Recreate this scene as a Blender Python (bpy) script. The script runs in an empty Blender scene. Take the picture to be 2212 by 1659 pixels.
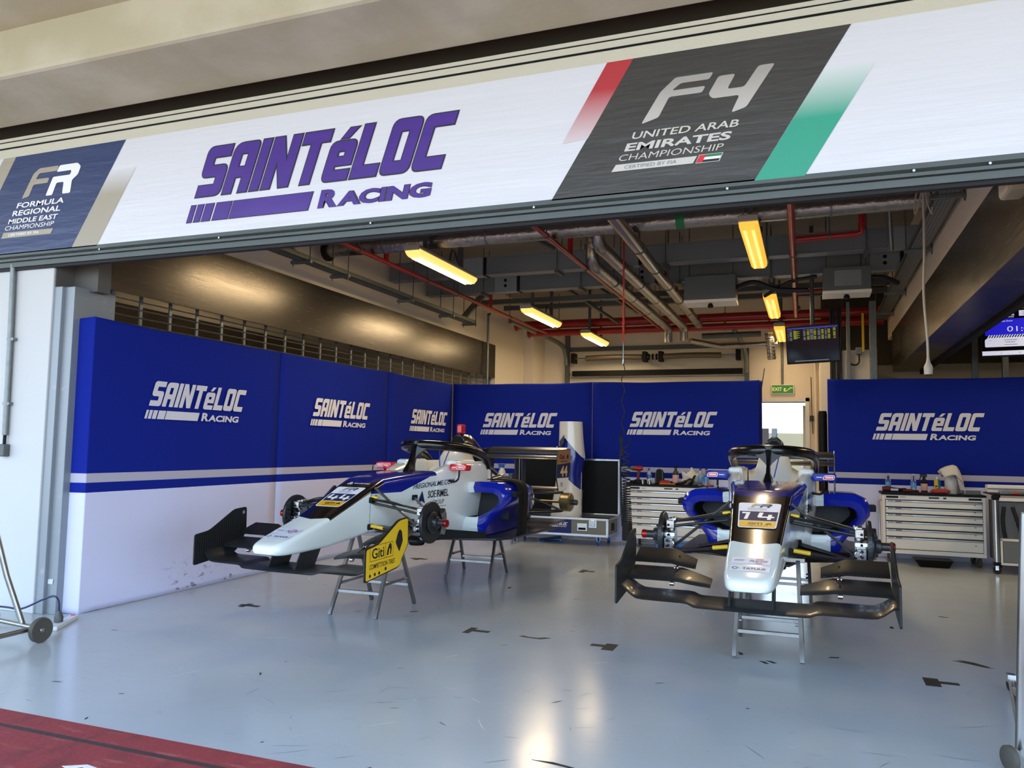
import bpy, bmesh, math, random, ast
from mathutils import Vector, Matrix

SC = bpy.context.scene
COL = SC.collection
V = Vector
PI = math.pi

# ------------------------------------------------------------------ camera
cam_d = bpy.data.cameras.new('camera')
cam = bpy.data.objects.new('camera', cam_d)
COL.objects.link(cam)
SC.camera = cam
yaw, pit, rol = (math.radians(a) for a in (20.74255, 4.50542, 0.963625))
fw = V((-math.sin(yaw) * math.cos(pit), math.cos(yaw) * math.cos(pit), math.sin(pit)))
r0 = V((math.cos(yaw), math.sin(yaw), 0))
u0 = r0.cross(fw)
rt = math.cos(rol) * r0 + math.sin(rol) * u0
up = -math.sin(rol) * r0 + math.cos(rol) * u0
cam.matrix_world = Matrix(((rt.x, up.x, -fw.x, 0), (rt.y, up.y, -fw.y, 0), (rt.z, up.z, -fw.z, 1.3), (0, 0, 0, 1)))
cam_d.sensor_width = 36.0
cam_d.lens = 1701.25 / 2212 * 36.0
cam_d.clip_start = 0.05
cam_d.clip_end = 300

# ------------------------------------------------------------------ sky, sun, exposure
world = bpy.data.worlds.new('sky')
SC.world = world
world.use_nodes = True
wn = world.node_tree
bg = wn.nodes['Background']
tc = wn.nodes.new('ShaderNodeTexCoord')
sep = wn.nodes.new('ShaderNodeSeparateXYZ')
rmp = wn.nodes.new('ShaderNodeValToRGB')
wn.links.new(tc.outputs['Generated'], sep.inputs[0])
wn.links.new(sep.outputs[2], rmp.inputs[0])
wn.links.new(rmp.outputs[0], bg.inputs[0])
rmp.color_ramp.elements[0].position = 0.0
rmp.color_ramp.elements[0].color = (0.68, 0.84, 1.0, 1)
rmp.color_ramp.elements[1].position = 0.7
rmp.color_ramp.elements[1].color = (0.38, 0.62, 1.0, 1)
bg.inputs[1].default_value = 6.2
sun_d = bpy.data.lights.new('sun', 'SUN')
sun_d.energy = 7.0
sun_d.angle = math.radians(0.53)
sun_d.color = (1.0, 0.90, 0.74)
sun = bpy.data.objects.new('sun', sun_d)
COL.objects.link(sun)
sun.rotation_euler = (math.radians(12), math.radians(16), 0)
vs = SC.view_settings
vs.view_transform = 'Standard'
vs.look = 'None'
vs.exposure = -0.27
vs.gamma = 1.0
vs.use_curve_mapping = False
SC.cycles.use_denoising = True
SC.cycles.max_bounces = 10
SC.cycles.sample_clamp_indirect = 8.0

# ------------------------------------------------------------------ helpers: colour and materials
def lin(h):
    h = h.lstrip('#')
    out = []
    for i in (0, 2, 4):
        c = int(h[i:i + 2], 16) / 255
        out.append(c / 12.92 if c <= 0.04045 else ((c + 0.055) / 1.055) ** 2.4)
    return (*out, 1.0)


class Ex:
    """turns a small arithmetic expression of x, y, z (object space), nx, ny, nz into shader nodes"""
    def __init__(self, nt):
        self.nt = nt
        self.t = nt.nodes.new('ShaderNodeTexCoord')
        self.s = nt.nodes.new('ShaderNodeSeparateXYZ')
        nt.links.new(self.t.outputs['Object'], self.s.inputs[0])
        self.n = nt.nodes.new('ShaderNodeSeparateXYZ')
        nt.links.new(self.t.outputs['Normal'], self.n.inputs[0])

    def put(self, sock, v):
        if isinstance(v, (int, float)):
            sock.default_value = v
        else:
            self.nt.links.new(v, sock)

    def math(self, op, a, b=None):
        m = self.nt.nodes.new('ShaderNodeMath')
        m.operation = op
        self.put(m.inputs[0], a)
        if b is not None:
            self.put(m.inputs[1], b)
        return m.outputs[0]

    def noise(self, scale, detail=3.0, rough=0.55, sx=1, sy=1, sz=1):
        mp = self.nt.nodes.new('ShaderNodeMapping')
        mp.inputs['Scale'].default_value = (sx, sy, sz)
        self.nt.links.new(self.t.outputs['Object'], mp.inputs[0])
        n = self.nt.nodes.new('ShaderNodeTexNoise')
        n.inputs['Scale'].default_value = scale
        n.inputs['Detail'].default_value = detail
        n.inputs['Roughness'].default_value = rough
        self.nt.links.new(mp.outputs[0], n.inputs['Vector'])
        return n.outputs['Fac']

    def go(self, e):
        return self.ev(ast.parse(e, mode='eval').body)

    def ev(self, n):
        if isinstance(n, ast.Constant):
            return float(n.value)
        if isinstance(n, ast.Name):
            k = n.id
            return self.n.outputs['xyz'.index(k[1])] if len(k) == 2 else self.s.outputs['xyz'.index(k)]
        if isinstance(n, ast.UnaryOp):
            v = self.ev(n.operand)
            return -v if isinstance(v, float) else self.math('MULTIPLY', v, -1.0)
        if isinstance(n, ast.BinOp):
            op = {ast.Add: 'ADD', ast.Sub: 'SUBTRACT', ast.Mult: 'MULTIPLY', ast.Div: 'DIVIDE', ast.Mod: 'FLOORED_MODULO'}[type(n.op)]
            return self.math(op, self.ev(n.left), self.ev(n.right))
        if isinstance(n, ast.Compare):
            op = 'LESS_THAN' if isinstance(n.ops[0], ast.Lt) else 'GREATER_THAN'
            return self.math(op, self.ev(n.left), self.ev(n.comparators[0]))
        if isinstance(n, ast.BoolOp):
            op = 'MINIMUM' if isinstance(n.op, ast.And) else 'MAXIMUM'
            r = self.ev(n.values[0])
            for v in n.values[1:]:
                r = self.math(op, r, self.ev(v))
            return r
        if isinstance(n, ast.Call):
            f = n.func.id
            if f == 'noise':
                kw = {k.arg: k.value.value for k in n.keywords}
                return self.noise(n.args[0].value, **kw)
            a = [self.ev(x) for x in n.args]
            if f == 'clamp':
                return self.math('MINIMUM', self.math('MAXIMUM', a[0], 0.0), 1.0)
            return self.math({'min': 'MINIMUM', 'max': 'MAXIMUM', 'abs': 'ABSOLUTE', 'sin': 'SINE'}[f], *a)
        raise ValueError(ast.dump(n))


def mat(name, base, rough=0.5, metal=0.0, coat=0.0, spec=0.5, layers=(), bump=None, emit=None, rough_ex=None, trans=0.0, alpha=1.0, coat_rough=0.05):
    """base colour (hex), then layers [(mask expression, hex)] painted over it; bump = (expression, strength, distance)"""
    m = bpy.data.materials.new(name)
    m.use_nodes = True
    nt = m.node_tree
    b = nt.nodes['Principled BSDF']
    b.inputs['Base Color'].default_value = lin(base)
    b.inputs['Roughness'].default_value = rough
    b.inputs['Metallic'].default_value = metal
    b.inputs['Specular IOR Level'].default_value = spec
    b.inputs['Coat Weight'].default_value = coat
    b.inputs['Coat Roughness'].default_value = coat_rough
    b.inputs['Transmission Weight'].default_value = trans
    b.inputs['Alpha'].default_value = alpha
    ex = None
    if layers or bump or rough_ex:
        ex = Ex(nt)
    if layers:
        cur = lin(base)
        for e, c in layers:
            mx = nt.nodes.new('ShaderNodeMix')
            mx.data_type = 'RGBA'
            f = ex.go(e)
            ex.put(mx.inputs[0], f)
            if isinstance(cur, tuple):
                mx.inputs[6].default_value = cur
            else:
                nt.links.new(cur, mx.inputs[6])
            mx.inputs[7].default_value = lin(c)
            cur = mx.outputs[2]
        nt.links.new(cur, b.inputs['Base Color'])
    if rough_ex:
        ex.put(b.inputs['Roughness'], ex.go(rough_ex))
    if bump:
        bn = nt.nodes.new('ShaderNodeBump')
        bn.inputs['Strength'].default_value = bump[1]
        bn.inputs['Distance'].default_value = bump[2]
        ex.put(bn.inputs['Height'], ex.go(bump[0]))
        nt.links.new(bn.outputs[0], b.inputs['Normal'])
    if emit:
        b.inputs['Emission Color'].default_value = lin(emit[0])
        b.inputs['Emission Strength'].default_value = emit[1]
    return m


# ------------------------------------------------------------------ helpers: meshes
def frame(o, xd, yd):
    """matrix with origin o, x axis xd, y axis yd (made square), z their normal"""
    x = V(xd).normalized()
    z = x.cross(V(yd)).normalized()
    y = z.cross(x)
    o = V(o)
    return Matrix(((x.x, y.x, z.x, o.x), (x.y, y.y, z.y, o.y), (x.z, y.z, z.z, o.z), (0, 0, 0, 1)))


class MB:
    def __init__(self):
        self.v, self.f, self.m = [], [], []

    def add(self, vs, fs, mi=0, M=None):
        o = len(self.v)
        self.v += [tuple(M @ V(p)) if M else tuple(p) for p in vs]
        self.f += [tuple(i + o for i in f) for f in fs]
        self.m += [mi] * len(fs)
        return self

    def box(self, x0, x1, y0, y1, z0, z1, mi=0, M=None):
        vs = [(x, y, z) for x in (x0, x1) for y in (y0, y1) for z in (z0, z1)]
        fs = [(0, 1, 3, 2), (4, 6, 7, 5), (0, 4, 5, 1), (2, 3, 7, 6), (0, 2, 6, 4), (1, 5, 7, 3)]
        return self.add(vs, fs, mi, M)

    def loft(self, secs, caps=True, closed=True, mi=0, loop=False):
        n = len(secs[0])
        vs = [p for s in secs for p in s]
        fs = []
        m = len(secs)
        for i in range(m if loop else m - 1):
            a, b = i * n, ((i + 1) % m) * n
            for j in range(n if closed else n - 1):
                k = (j + 1) % n
                fs.append((a + j, a + k, b + k, b + j))
        if caps and not loop and closed:
            fs.append(tuple(range(n - 1, -1, -1)))
            fs.append(tuple(range((m - 1) * n, m * n)))
        return self.add(vs, fs, mi)

    def tube(self, path, r, n=10, caps=True, flat=1.0, mi=0, loop=False, upv=(0, 0, 1)):
        """round (or flattened) tube through the points of path; r a number or a list"""
        P = [V(p) for p in path]
        secs = []
        L = len(P)
        for i, p in enumerate(P):
            if loop:
                t = P[(i + 1) % L] - P[i - 1]
            else:
                t = (P[min(i + 1, L - 1)] - P[max(i - 1, 0)])
            t = t.normalized()
            u = V(upv)
            if abs(t.dot(u)) > 0.97:
                u = V((0, 1, 0)) if abs(t.y) < 0.9 else V((1, 0, 0))
            a = t.cross(u).normalized()
            b = a.cross(t)
            rr = r[i] if isinstance(r, (list, tuple)) else r
            secs.append([tuple(p + a * math.cos(2 * PI * k / n) * rr + b * math.sin(2 * PI * k / n) * rr * flat) for k in range(n)])
        return self.loft(secs, caps, True, mi, loop)

    def cyl(self, p, q, r, r2=None, n=14, mi=0):
        return self.tube([p, q], [r, r if r2 is None else r2], n, mi=mi)

    def bar(self, p, q, w, h, upv=(0, 0, 1), mi=0):
        p, q = V(p), V(q)
        t = (q - p).normalized()
        u = V(upv)
        if abs(t.dot(u)) > 0.97:
            u = V((0, 1, 0))
        a = t.cross(u).normalized() * w / 2
        b = a.cross(t).normalized() * h / 2
        secs = [[tuple(c + a * i + b * j) for i, j in ((-1, -1), (1, -1), (1, 1), (-1, 1))] for c in (p, q)]
        return self.loft(secs, mi=mi)

    def lathe(self, prof, o=(0, 0, 0), axis=(0, 0, 1), n=20, mi=0):
        o = V(o)
        t = V(axis).normalized()
        u = V((0, 0, 1)) if abs(t.z) < 0.9 else V((1, 0, 0))
        a = t.cross(u).normalized()
        b = t.cross(a)
        secs = [[tuple(o + t * h + (a * math.cos(2 * PI * k / n) + b * math.sin(2 * PI * k / n)) * max(r, 1e-4)) for k in range(n)] for r, h in prof]
        return self.loft(secs, True, True, mi)

    def prism(self, poly, M, d, mi=0):
        """polygon in the frame M's x, y plane, thickness d along its z"""
        n = len(poly)
        vs = [(x, y, 0) for x, y in poly] + [(x, y, d) for x, y in poly]
        fs = [tuple(range(n - 1, -1, -1)), tuple(range(n, 2 * n))] + [(i, (i + 1) % n, n + (i + 1) % n, n + i) for i in range(n)]
        return self.add(vs, fs, mi, M)

    def ball(self, c, r, n=14, s=(1, 1, 1), mi=0):
        m = n // 2
        prof = []
        for i in range(m + 1):
            a = -PI / 2 + PI * i / m
            prof.append((max(math.cos(a), 1e-3), math.sin(a)))
        secs = [[(c[0] + rr * math.cos(2 * PI * k / n) * r * s[0], c[1] + rr * math.sin(2 * PI * k / n) * r * s[1], c[2] + h * r * s[2]) for k in range(n)] for rr, h in prof]
        return self.loft(secs, True, True, mi)

    def shape(self, s, M, mi=0, d=0.0):
        return self.add([(x, y, d) for x, y in s[0]], s[1], mi, M)

    def build(self, name, mats, parent=None, smooth=None, bevel=None, label=None, kind=None):
        me = bpy.data.meshes.new(name)
        me.from_pydata(self.v, [], self.f)
        for q in (mats if isinstance(mats, (list, tuple)) else [mats]):
            me.materials.append(q)
        if any(self.m):
            me.polygons.foreach_set('material_index', self.m)
        bm = bmesh.new()
        bm.from_mesh(me)
        bmesh.ops.recalc_face_normals(bm, faces=bm.faces)
        bm.to_mesh(me)
        bm.free()
        if smooth:
            me.polygons.foreach_set('use_smooth', [True] * len(me.polygons))
            me.set_sharp_from_angle(angle=math.radians(smooth))
        me.update()
        o = bpy.data.objects.new(name, me)
        COL.objects.link(o)
        if parent:
            o.parent = parent
        if bevel:
            md = o.modifiers.new('edge', 'BEVEL')
            md.width = bevel
            md.segments = 2
            md.limit_method = 'ANGLE'
            md.angle_limit = math.radians(40)
        if label:
            o['label'] = label
        if kind:
            o['kind'] = kind
        return o


def root(name, label, cat, loc=(0, 0, 0), rz=0.0, group=None):
    o = bpy.data.objects.new(name, None)
    COL.objects.link(o)
    o.empty_display_size = 0.1
    o.location = loc
    o.rotation_euler = (0, 0, rz)
    return tag(o, label, cat, group)


def tag(o, label, cat, group=None):
    o['label'] = label
    o['category'] = cat
    if group:
        o['group'] = group
    return o


def struct(name, mb, m, **k):
    return mb.build(name, m, kind='structure', **k)


def copy_tree(o, parent=None):
    c = o.copy()
    COL.objects.link(c)
    c.parent = parent
    for ch in list(o.children):
        copy_tree(ch, c)
    return c


def arc(c, r, a0, a1, n, plane='xy', k=0.0):
    out = []
    for i in range(n + 1):
        a = math.radians(a0 + (a1 - a0) * i / n)
        p, q = c[0] + r * math.cos(a), c[1] + r * math.sin(a)
        out.append({'xy': (p, q, k), 'xz': (p, k, q), 'yz': (k, p, q)}[plane])
    return out


def smoothed(P, n=6, loop=False):
    """Catmull-Rom through the points"""
    P = [V(p) for p in P]
    out = []
    L = len(P)
    for i in range(L if loop else L - 1):
        p1, p2 = P[i], P[(i + 1) % L]
        p0 = P[i - 1] if (i > 0 or loop) else p1 * 2 - p2
        p3 = P[(i + 2) % L] if (i + 2 < L or loop) else p2 * 2 - p1
        for k in range(n):
            t = k / n
            out.append(0.5 * ((2 * p1) + (p2 - p0) * t + (2 * p0 - 5 * p1 + 4 * p2 - p3) * t * t + (3 * p1 - p0 - 3 * p2 + p3) * t ** 3))
    if not loop:
        out.append(P[-1])
    return out


# ------------------------------------------------------------------ helpers: writing
def _curve_to_shape(cu):
    o = bpy.data.objects.new('tmp', cu)
    COL.objects.link(o)
    me = bpy.data.meshes.new_from_object(o)
    s = ([(v.co.x, v.co.y) for v in me.vertices], [tuple(p.vertices) for p in me.polygons])
    bpy.data.objects.remove(o)
    bpy.data.meshes.remove(me)
    return s


def text(s, w=None, h=1.0, shear=0.0, bold=0.0, x=0.0, y=0.0, space=1.0):
    """flat lettering, lower left corner at x, y, cap height about h, stretched to width w"""
    cu = bpy.data.curves.new('tmp', 'FONT')
    cu.body = s
    cu.shear = 0
    cu.offset = bold
    cu.space_character = space
    cu.resolution_u = 3
    cu.fill_mode = 'FRONT'
    vs, fs = _curve_to_shape(cu)
    bpy.data.curves.remove(cu)
    x0, x1 = min(p[0] for p in vs), max(p[0] for p in vs)
    y0, y1 = min(p[1] for p in vs), max(p[1] for p in vs)
    k = h / (y1 - y0)
    kx = (w - shear * h) / (x1 - x0) if w else k
    return ([(x + (p[0] - x0) * kx + shear * (p[1] - y0) * k, y + (p[1] - y0) * k) for p in vs], fs)


def rounded(poly, r, n=4):
    """round the corners of a polygon; r a number or a list per corner"""
    out = []
    L = len(poly)
    for i, p in enumerate(poly):
        rr = r[i] if isinstance(r, (list, tuple)) else r
        if rr <= 0:
            out.append(tuple(p))
            continue
        p = V(p)
        a, b = V(poly[i - 1]) - p, V(poly[(i + 1) % L]) - p
        rr = min(rr, a.length * 0.49, b.length * 0.49)
        s, e = p + a.normalized() * rr, p + b.normalized() * rr
        for k in range(n + 1):
            t = k / n
            out.append(tuple(s * (1 - t) ** 2 + p * 2 * t * (1 - t) + e * t * t))
    return out


def filled(contours, off=0.0):
    """flat shape from closed outlines, inner ones cut holes"""
    cu = bpy.data.curves.new('tmp', 'CURVE')
    cu.dimensions = '2D'
    cu.fill_mode = 'BOTH'
    cu.offset = off
    for c in contours:
        sp = cu.splines.new('POLY')
        sp.points.add(len(c) - 1)
        for i, (x, y) in enumerate(c):
            sp.points[i].co = (x, y, 0, 1)
        sp.use_cyclic_u = True
    s = _curve_to_shape(cu)
    bpy.data.curves.remove(cu)
    return s


def join(shapes):
    vs, fs = [], []
    for a, b in shapes:
        o = len(vs)
        vs += a
        fs += [tuple(i + o for i in f) for f in b]
    return vs, fs


def xf(s, sx=1, sy=None, x=0, y=0, shear=0.0):
    sy = sx if sy is None else sy
    return ([(x + p[0] * sx + shear * p[1] * sy, y + p[1] * sy) for p in s[0]], s[1])


def quad(*p):
    return (list(p), [tuple(range(len(p)))])


def glyphs():
    r = 0.13
    G = {}
    G['S'] = (0.62, [rounded([(0, 0), (.62, 0), (.62, .6), (.21, .6), (.21, .8), (.62, .8), (.62, 1), (0, 1), (0, .4), (.41, .4), (.41, .2), (0, .2)], [0, r, r, .05, .05, 0, 0, r, r, .05, .05, 0])])
    G['A'] = (0.62, [rounded([(0, 0), (0, 1), (.62, 1), (.62, 0), (.41, 0), (.41, .32), (.21, .32), (.21, 0)], [0, .2, .1, 0, 0, 0, 0, 0]), [(.21, .5), (.41, .5), (.41, .8), (.21, .8)]])
    G['I'] = (0.2, [[(0, 0), (.2, 0), (.2, 1), (0, 1)]])
    G['N'] = (0.66, [[(0, 0), (.2, 0), (.2, .58), (.44, 0), (.66, 0), (.66, 1), (.46, 1), (.46, .44), (.22, 1), (0, 1)]])
    G['T'] = (0.64, [[(.22, 0), (.43, 0), (.43, .8), (.64, .8), (.64, 1), (0, 1), (0, .8), (.22, .8)]])
    G['e'] = (0.58, [rounded([(0, 0), (.58, 0), (.58, .17), (.2, .17), (.2, .29), (.58, .29), (.58, .74), (0, .74)], [r, 0, 0, 0, 0, 0, r, r]), [(.2, .43), (.39, .43), (.39, .57), (.2, .57)], [(.22, .82), (.36, .82), (.5, .98), (.33, .98)]])
    G['L'] = (0.58, [[(0, 0), (.58, 0), (.58, .2), (.2, .2), (.2, 1), (0, 1)]])
    G['O'] = (0.62, [rounded([(0, 0), (.62, 0), (.62, 1), (0, 1)], r), rounded([(.2, .2), (.42, .2), (.42, .8), (.2, .8)], .04)])
    G['C'] = (0.62, [rounded([(0, 0), (.62, 0), (.62, .2), (.2, .2), (.2, .8), (.62, .8), (.62, 1), (0, 1)], [r, 0, 0, .04, .04, 0, 0, r])])
    return G


def team_logo(off=0.0):
    """italic block word mark with its bar and the second word; letter height 1, base line at 0"""
    G = glyphs()
    sh = 0.34
    x = 0.0
    out = []
    for c in 'SAINTeLOC':
        w, cs = G[c]
        s = filled(cs, off)
        out.append(xf(s, 1, 1, x, 0, sh))
        x += w + 0.095
    yb, yt = -0.53, -0.19
    for a, b in ((-.22, -.105), (-.035, .117), (.18, .395), (.473, .866), (.92, 2.91)):
        s = filled([[(a, yb), (b, yb), (b + sh * .34, yt), (a + sh * .34, yt)]], off * .5)
        out.append(([(px, py) for px, py in s[0]], s[1]))
    bo = 0.025 + off * 1.2
    out.append(text('R', .56, .36, .26, bo, 3.14, yb))
    out.append(text('ACING', 2.16, .285, .24, bo, 3.60, yb))
    return join(out)


LOGO = team_logo(0.012)
LOGO_EDGE = team_logo(0.038)

# ------------------------------------------------------------------ materials shared by many things
M = {}
M['concrete'] = mat('concrete', '#b9b298', 0.85, layers=[('clamp((noise(1.3,detail=5.0)-0.45)*7.0)*0.6', '#cdc7b4'), ('clamp((noise(0.9,detail=6.0,sx=2.0)-0.55)*5.0)*0.4', '#9a958a')], bump=('noise(6.0,detail=6.0)', 0.25, 0.02))
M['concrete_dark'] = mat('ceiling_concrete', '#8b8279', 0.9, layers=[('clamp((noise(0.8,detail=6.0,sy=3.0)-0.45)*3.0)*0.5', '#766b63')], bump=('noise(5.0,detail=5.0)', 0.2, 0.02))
M['plaster'] = mat('cream_plaster', '#e6d9c6', 0.8, layers=[('clamp((noise(0.7,detail=4.0)-0.5)*2.0)*0.25', '#d2c3ae')])
M['column'] = mat('white_column_paint', '#c3c4c3', 0.6, layers=[('clamp((noise(3.0,detail=7.0,sz=1.6)-0.66)*9.0)*0.5', '#a9a49a'), ('clamp((noise(9.0,detail=4.0)-0.72)*12.0)*0.6', '#8d8983')])
M['jamb'] = mat('grey_painted_steel', '#8b9196', 0.45, 0.3, layers=[('clamp((noise(7.0,detail=6.0)-0.68)*10.0)*0.5', '#b8b6ae')])
M['floor'] = mat('grey_epoxy', '#b4bdc4', 0.2, coat=0.0, spec=0.48,
                 layers=[('clamp((noise(0.55,detail=5.0)-0.4)*2.5)*0.35', '#8d9299'),
                         ('clamp((noise(3.0,detail=6.0,sx=1.0,sy=2.5)-0.6)*5.0)*0.22', '#c1c6cb'),
                         ('clamp((noise(2.2,detail=9.0,rough=0.75,sx=3.0,sy=8.0)-0.63)*14.0)*0.55', '#6a6e73'),('clamp((noise(1.7,detail=9.0,rough=0.8,sx=9.0,sy=2.5)-0.64)*16.0)*0.5', '#7b7f84'),
                         ('clamp((noise(26.0,detail=3.0,sx=1.0,sy=1.8)-0.74)*18.0)*0.8', '#4a4c50'),
                         ('clamp((noise(14.0,detail=2.0,sx=2.5,sy=0.7)-0.755)*20.0)*0.7', '#e6eaee')],
                 rough_ex='0.10+noise(1.6,detail=5.0)*0.14+noise(12.0,detail=4.0)*0.05', bump=('noise(2.2,detail=3.0)', 0.05, 0.02))
M['red_paint'] = mat('red_apron_paint', '#8f343b', 0.75, layers=[('clamp((noise(3.0,detail=8.0,sx=3.0)-0.5)*5.0)*0.6', '#5b2b33'), ('clamp((noise(5.0,detail=6.0,sy=4.0)-0.58)*8.0)*0.7', '#a9605c'), ('abs(y-2.64)<0.008+noise(3.0)*0.014', '#3d3034')], bump=('noise(25.0,detail=6.0)', 0.4, 0.01))
M['asphalt'] = mat('pit_lane_concrete', '#b5a687', 0.9)
M['brushed'] = mat('brushed_cladding', '#635e58', 0.25, 0.9, rough_ex='0.18+noise(3.0,detail=4.0,sx=1.0,sz=30.0)*0.14', bump=('noise(1.1,detail=2.0)', 0.06, 0.05))
M['galv'] = mat('galvanised_steel', '#7d8180', 0.42, 0.75, layers=[('clamp((noise(18.0,detail=4.0)-0.45)*3.0)*0.5', '#5f6463')])
M['galv_dark'] = mat('dull_galvanised_steel', '#5d605f', 0.55, 0.5)
M['trunk'] = mat('grey_trunking', '#767b80', 0.5, 0.2)
M['foil'] = mat('foil_lagging', '#a49f99', 0.27, 0.95, layers=[('clamp((noise(14.0,detail=5.0)-0.5)*4.0)*0.5', '#77726c')], bump=('noise(26.0,detail=5.0)', 0.55, 0.012))
M['red_pipe'] = mat('red_pipe_paint', '#9c1f1b', 0.3, layers=[('clamp((noise(12.0,detail=4.0)-0.6)*5.0)*0.4', '#6d1a16')])
M['black'] = mat('matt_black', '#0b0b0c', 0.6, spec=.25)
M['black_gloss'] = mat('gloss_black', '#090909', 0.24, coat=0.25)
M['rubber'] = mat('black_rubber', '#1a1a1b', 0.75)
M['steel'] = mat('bare_steel', '#9a9a98', 0.3, 1.0, layers=[('clamp((noise(15.0,detail=5.0,sz=0.4)-0.5)*3.0)*0.5', '#6c6b69')])
M['alu'] = mat('aluminium', '#c4c5c6', 0.28, 1.0)
M['alu_door'] = mat('door_rail_aluminium', '#535856', 0.42, 0.5, layers=[('clamp((noise(4.0,detail=6.0)-0.5)*4.0)*0.5', '#5e6463')])
M['white'] = mat('white_paint', '#e9e9e6', 0.35)
M['panel_white'] = mat('white_metal_paint', '#f3ede0', 0.4)
M['carbon'] = mat('carbon_fibre', '#08090a', 0.34, coat=0.15, spec=0.35, layers=[('((x+y+z*0.7)*230.0%2.0<1.0)*0.9', '#34373a')])
M['carbon_matt'] = mat('matt_carbon', '#0d0e0f', 0.5, spec=.3, layers=[('((x+y)*95.0%2.0<0.8)*0.8', '#27292b')])
M['yellow'] = mat('yellow_paint', '#e0b818', 0.35, coat=0.4)
M['red_plastic'] = mat('red_plastic', '#d0141e', 0.28, coat=0.4)
M['blue_gloss'] = mat('blue_car_paint', '#0a1f96', 0.2, coat=0.9)
M['chrome'] = mat('machined_metal', '#b9bbbd', 0.22, 1.0, layers=[('clamp((noise(30.0,detail=3.0)-0.45)*4.0)*0.6', '#6f7072')])
M['disc'] = mat('brake_disc', '#3b3c3e', 0.4, 0.7)
M['bronze'] = mat('bronze_drum', '#7d7252', 0.35, 0.8)
M['mirror_blue'] = mat('blue_mirror_paint', '#0c2590', 0.35, spec=.3)
M['gold'] = mat('gold_panel', '#a8782c', 0.35, coat=0.5)
M['navy'] = mat('navy_print', '#1c2752', 0.5, spec=.2)
M['ink'] = mat('black_print', '#101012', 0.4)
M['ink_white'] = mat('white_print', '#f0f0f0', 0.4)
M['ink_yellow'] = mat('yellow_print', '#e3a916', 0.4)
M['ink_blue'] = mat('blue_print', '#14206a', 0.4)
M['ink_red'] = mat('red_print', '#cf2030', 0.4)
M['ink_green'] = mat('green_print', '#39b54a', 0.4)
M['ink_grey'] = mat('grey_print', '#7e8088', 0.4)
M['label'] = mat('pale_label', '#cfd3e6', 0.4)
M['logo_white'] = mat('white_fabric_print', '#e2dfe6', 0.7)
M['blue_plastic'] = mat('bright_blue_plastic', '#0f5cae', 0.35)
M['clear'] = mat('clear_plastic', '#e8f2fa', 0.05, trans=0.95)
M['orange'] = mat('orange_plastic', '#c06a12', 0.45)
M['cloth'] = mat('white_cloth', '#d6d0c4', 0.9, bump=('noise(14.0,detail=4.0)', 0.5, 0.02))
M['cloth_red'] = mat('red_cloth', '#a33a3c', 0.9)
M['lamp'] = mat('lamp_diffuser', '#fff0c0', 0.3, emit=('#ffc85f', 1.55))
M['lamp_amber'] = mat('amber_lamp_diffuser', '#ffd070', 0.3, emit=('#ffb83c', 1.25))
M['tube'] = mat('lamp_tube', '#fff4d0', 0.3, emit=('#ffe2a0', 26.0))
M['tube_amber'] = mat('amber_lamp_tube', '#ffe0a0', 0.3, emit=('#ffd878', 1.7))
M['lamp_off'] = mat('unlit_lamp_diffuser', '#b9a988', 0.3)
M['lamp_body'] = mat('lamp_body', '#b5ada0', 0.5)
M['tyre'] = mat('grey_rubber_tyre', '#4a4740', 0.7)
M['socket'] = mat('ivory_plastic', '#cbbfae', 0.45)
M['cable_dark'] = mat('dark_cable', '#1b1a22', 0.5)

# ------------------------------------------------------------------ the building
XL, XR = -5.15, 1.15            # inner faces of the bay
YF, YB = 4.33, 14.9
ZC = 4.05
struct('floor', MB().box(-12, 9, 3.22 * 0.8667, 15.2, -0.1, 0), M['floor'])
fl_ = COL.objects['floor']
rs = random.Random(21)
for nm, cnt, mm in (('scuff_marks', 230, mat('floor_scuff', '#62676c', .5)), ('pale_scratches', 45, mat('floor_scratch', '#dfe4e8', .5)), ('rubber_marks', 60, mat('floor_rubber', '#3a3d40', .6))):
    mb = MB()
    for k in range(cnt):
        x, y = rs.uniform(-5.0, 1.0), 2.85 + 7.3 * rs.random() ** 1.5
        a = rs.gauss(.35, .55) if rs.random() < .7 else rs.uniform(0, PI)
        l_ = (rs.uniform(.02, .20) if nm != 'rubber_marks' else rs.uniform(.01, .07))
        w_ = rs.uniform(.0012, .0030) if nm != 'rubber_marks' else rs.uniform(.004, .012)
        bend = rs.uniform(-.25, .25)
        q = [(x + l_ * t * math.cos(a + bend * t), y + l_ * t * math.sin(a + bend * t)) for t in (-.5, -.2, .2, .5)]
        n_ = (-math.sin(a), math.cos(a))
        mb.add([(p[0] + n_[0] * w_ * s * g, p[1] + n_[1] * w_ * s * g, .0007) for s in (-.5, .5) for p, g in zip(q, (.3, 1, 1, .2))], [(0, 1, 5, 4), (1, 2, 6, 5), (2, 3, 7, 6)])
    mb.build(nm, mm, fl_, kind='stuff')
struct('ground_apron', MB().box(-14, 11, -1.2, 3.22 * 0.8667, -0.1, 0), M['red_paint'])
struct('ground_lane', MB().box(-40, 40, -60, -1.2, -0.1, -0.006), M['asphalt'])
struct('ground_yard', MB().box(-30, 30, 15.2, 60, -0.1, -0.006), M['asphalt'])
struct('ceiling', MB().box(-12, 9, 4.5, 15.2, ZC, ZC + 0.25), M['concrete_dark'])
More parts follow.
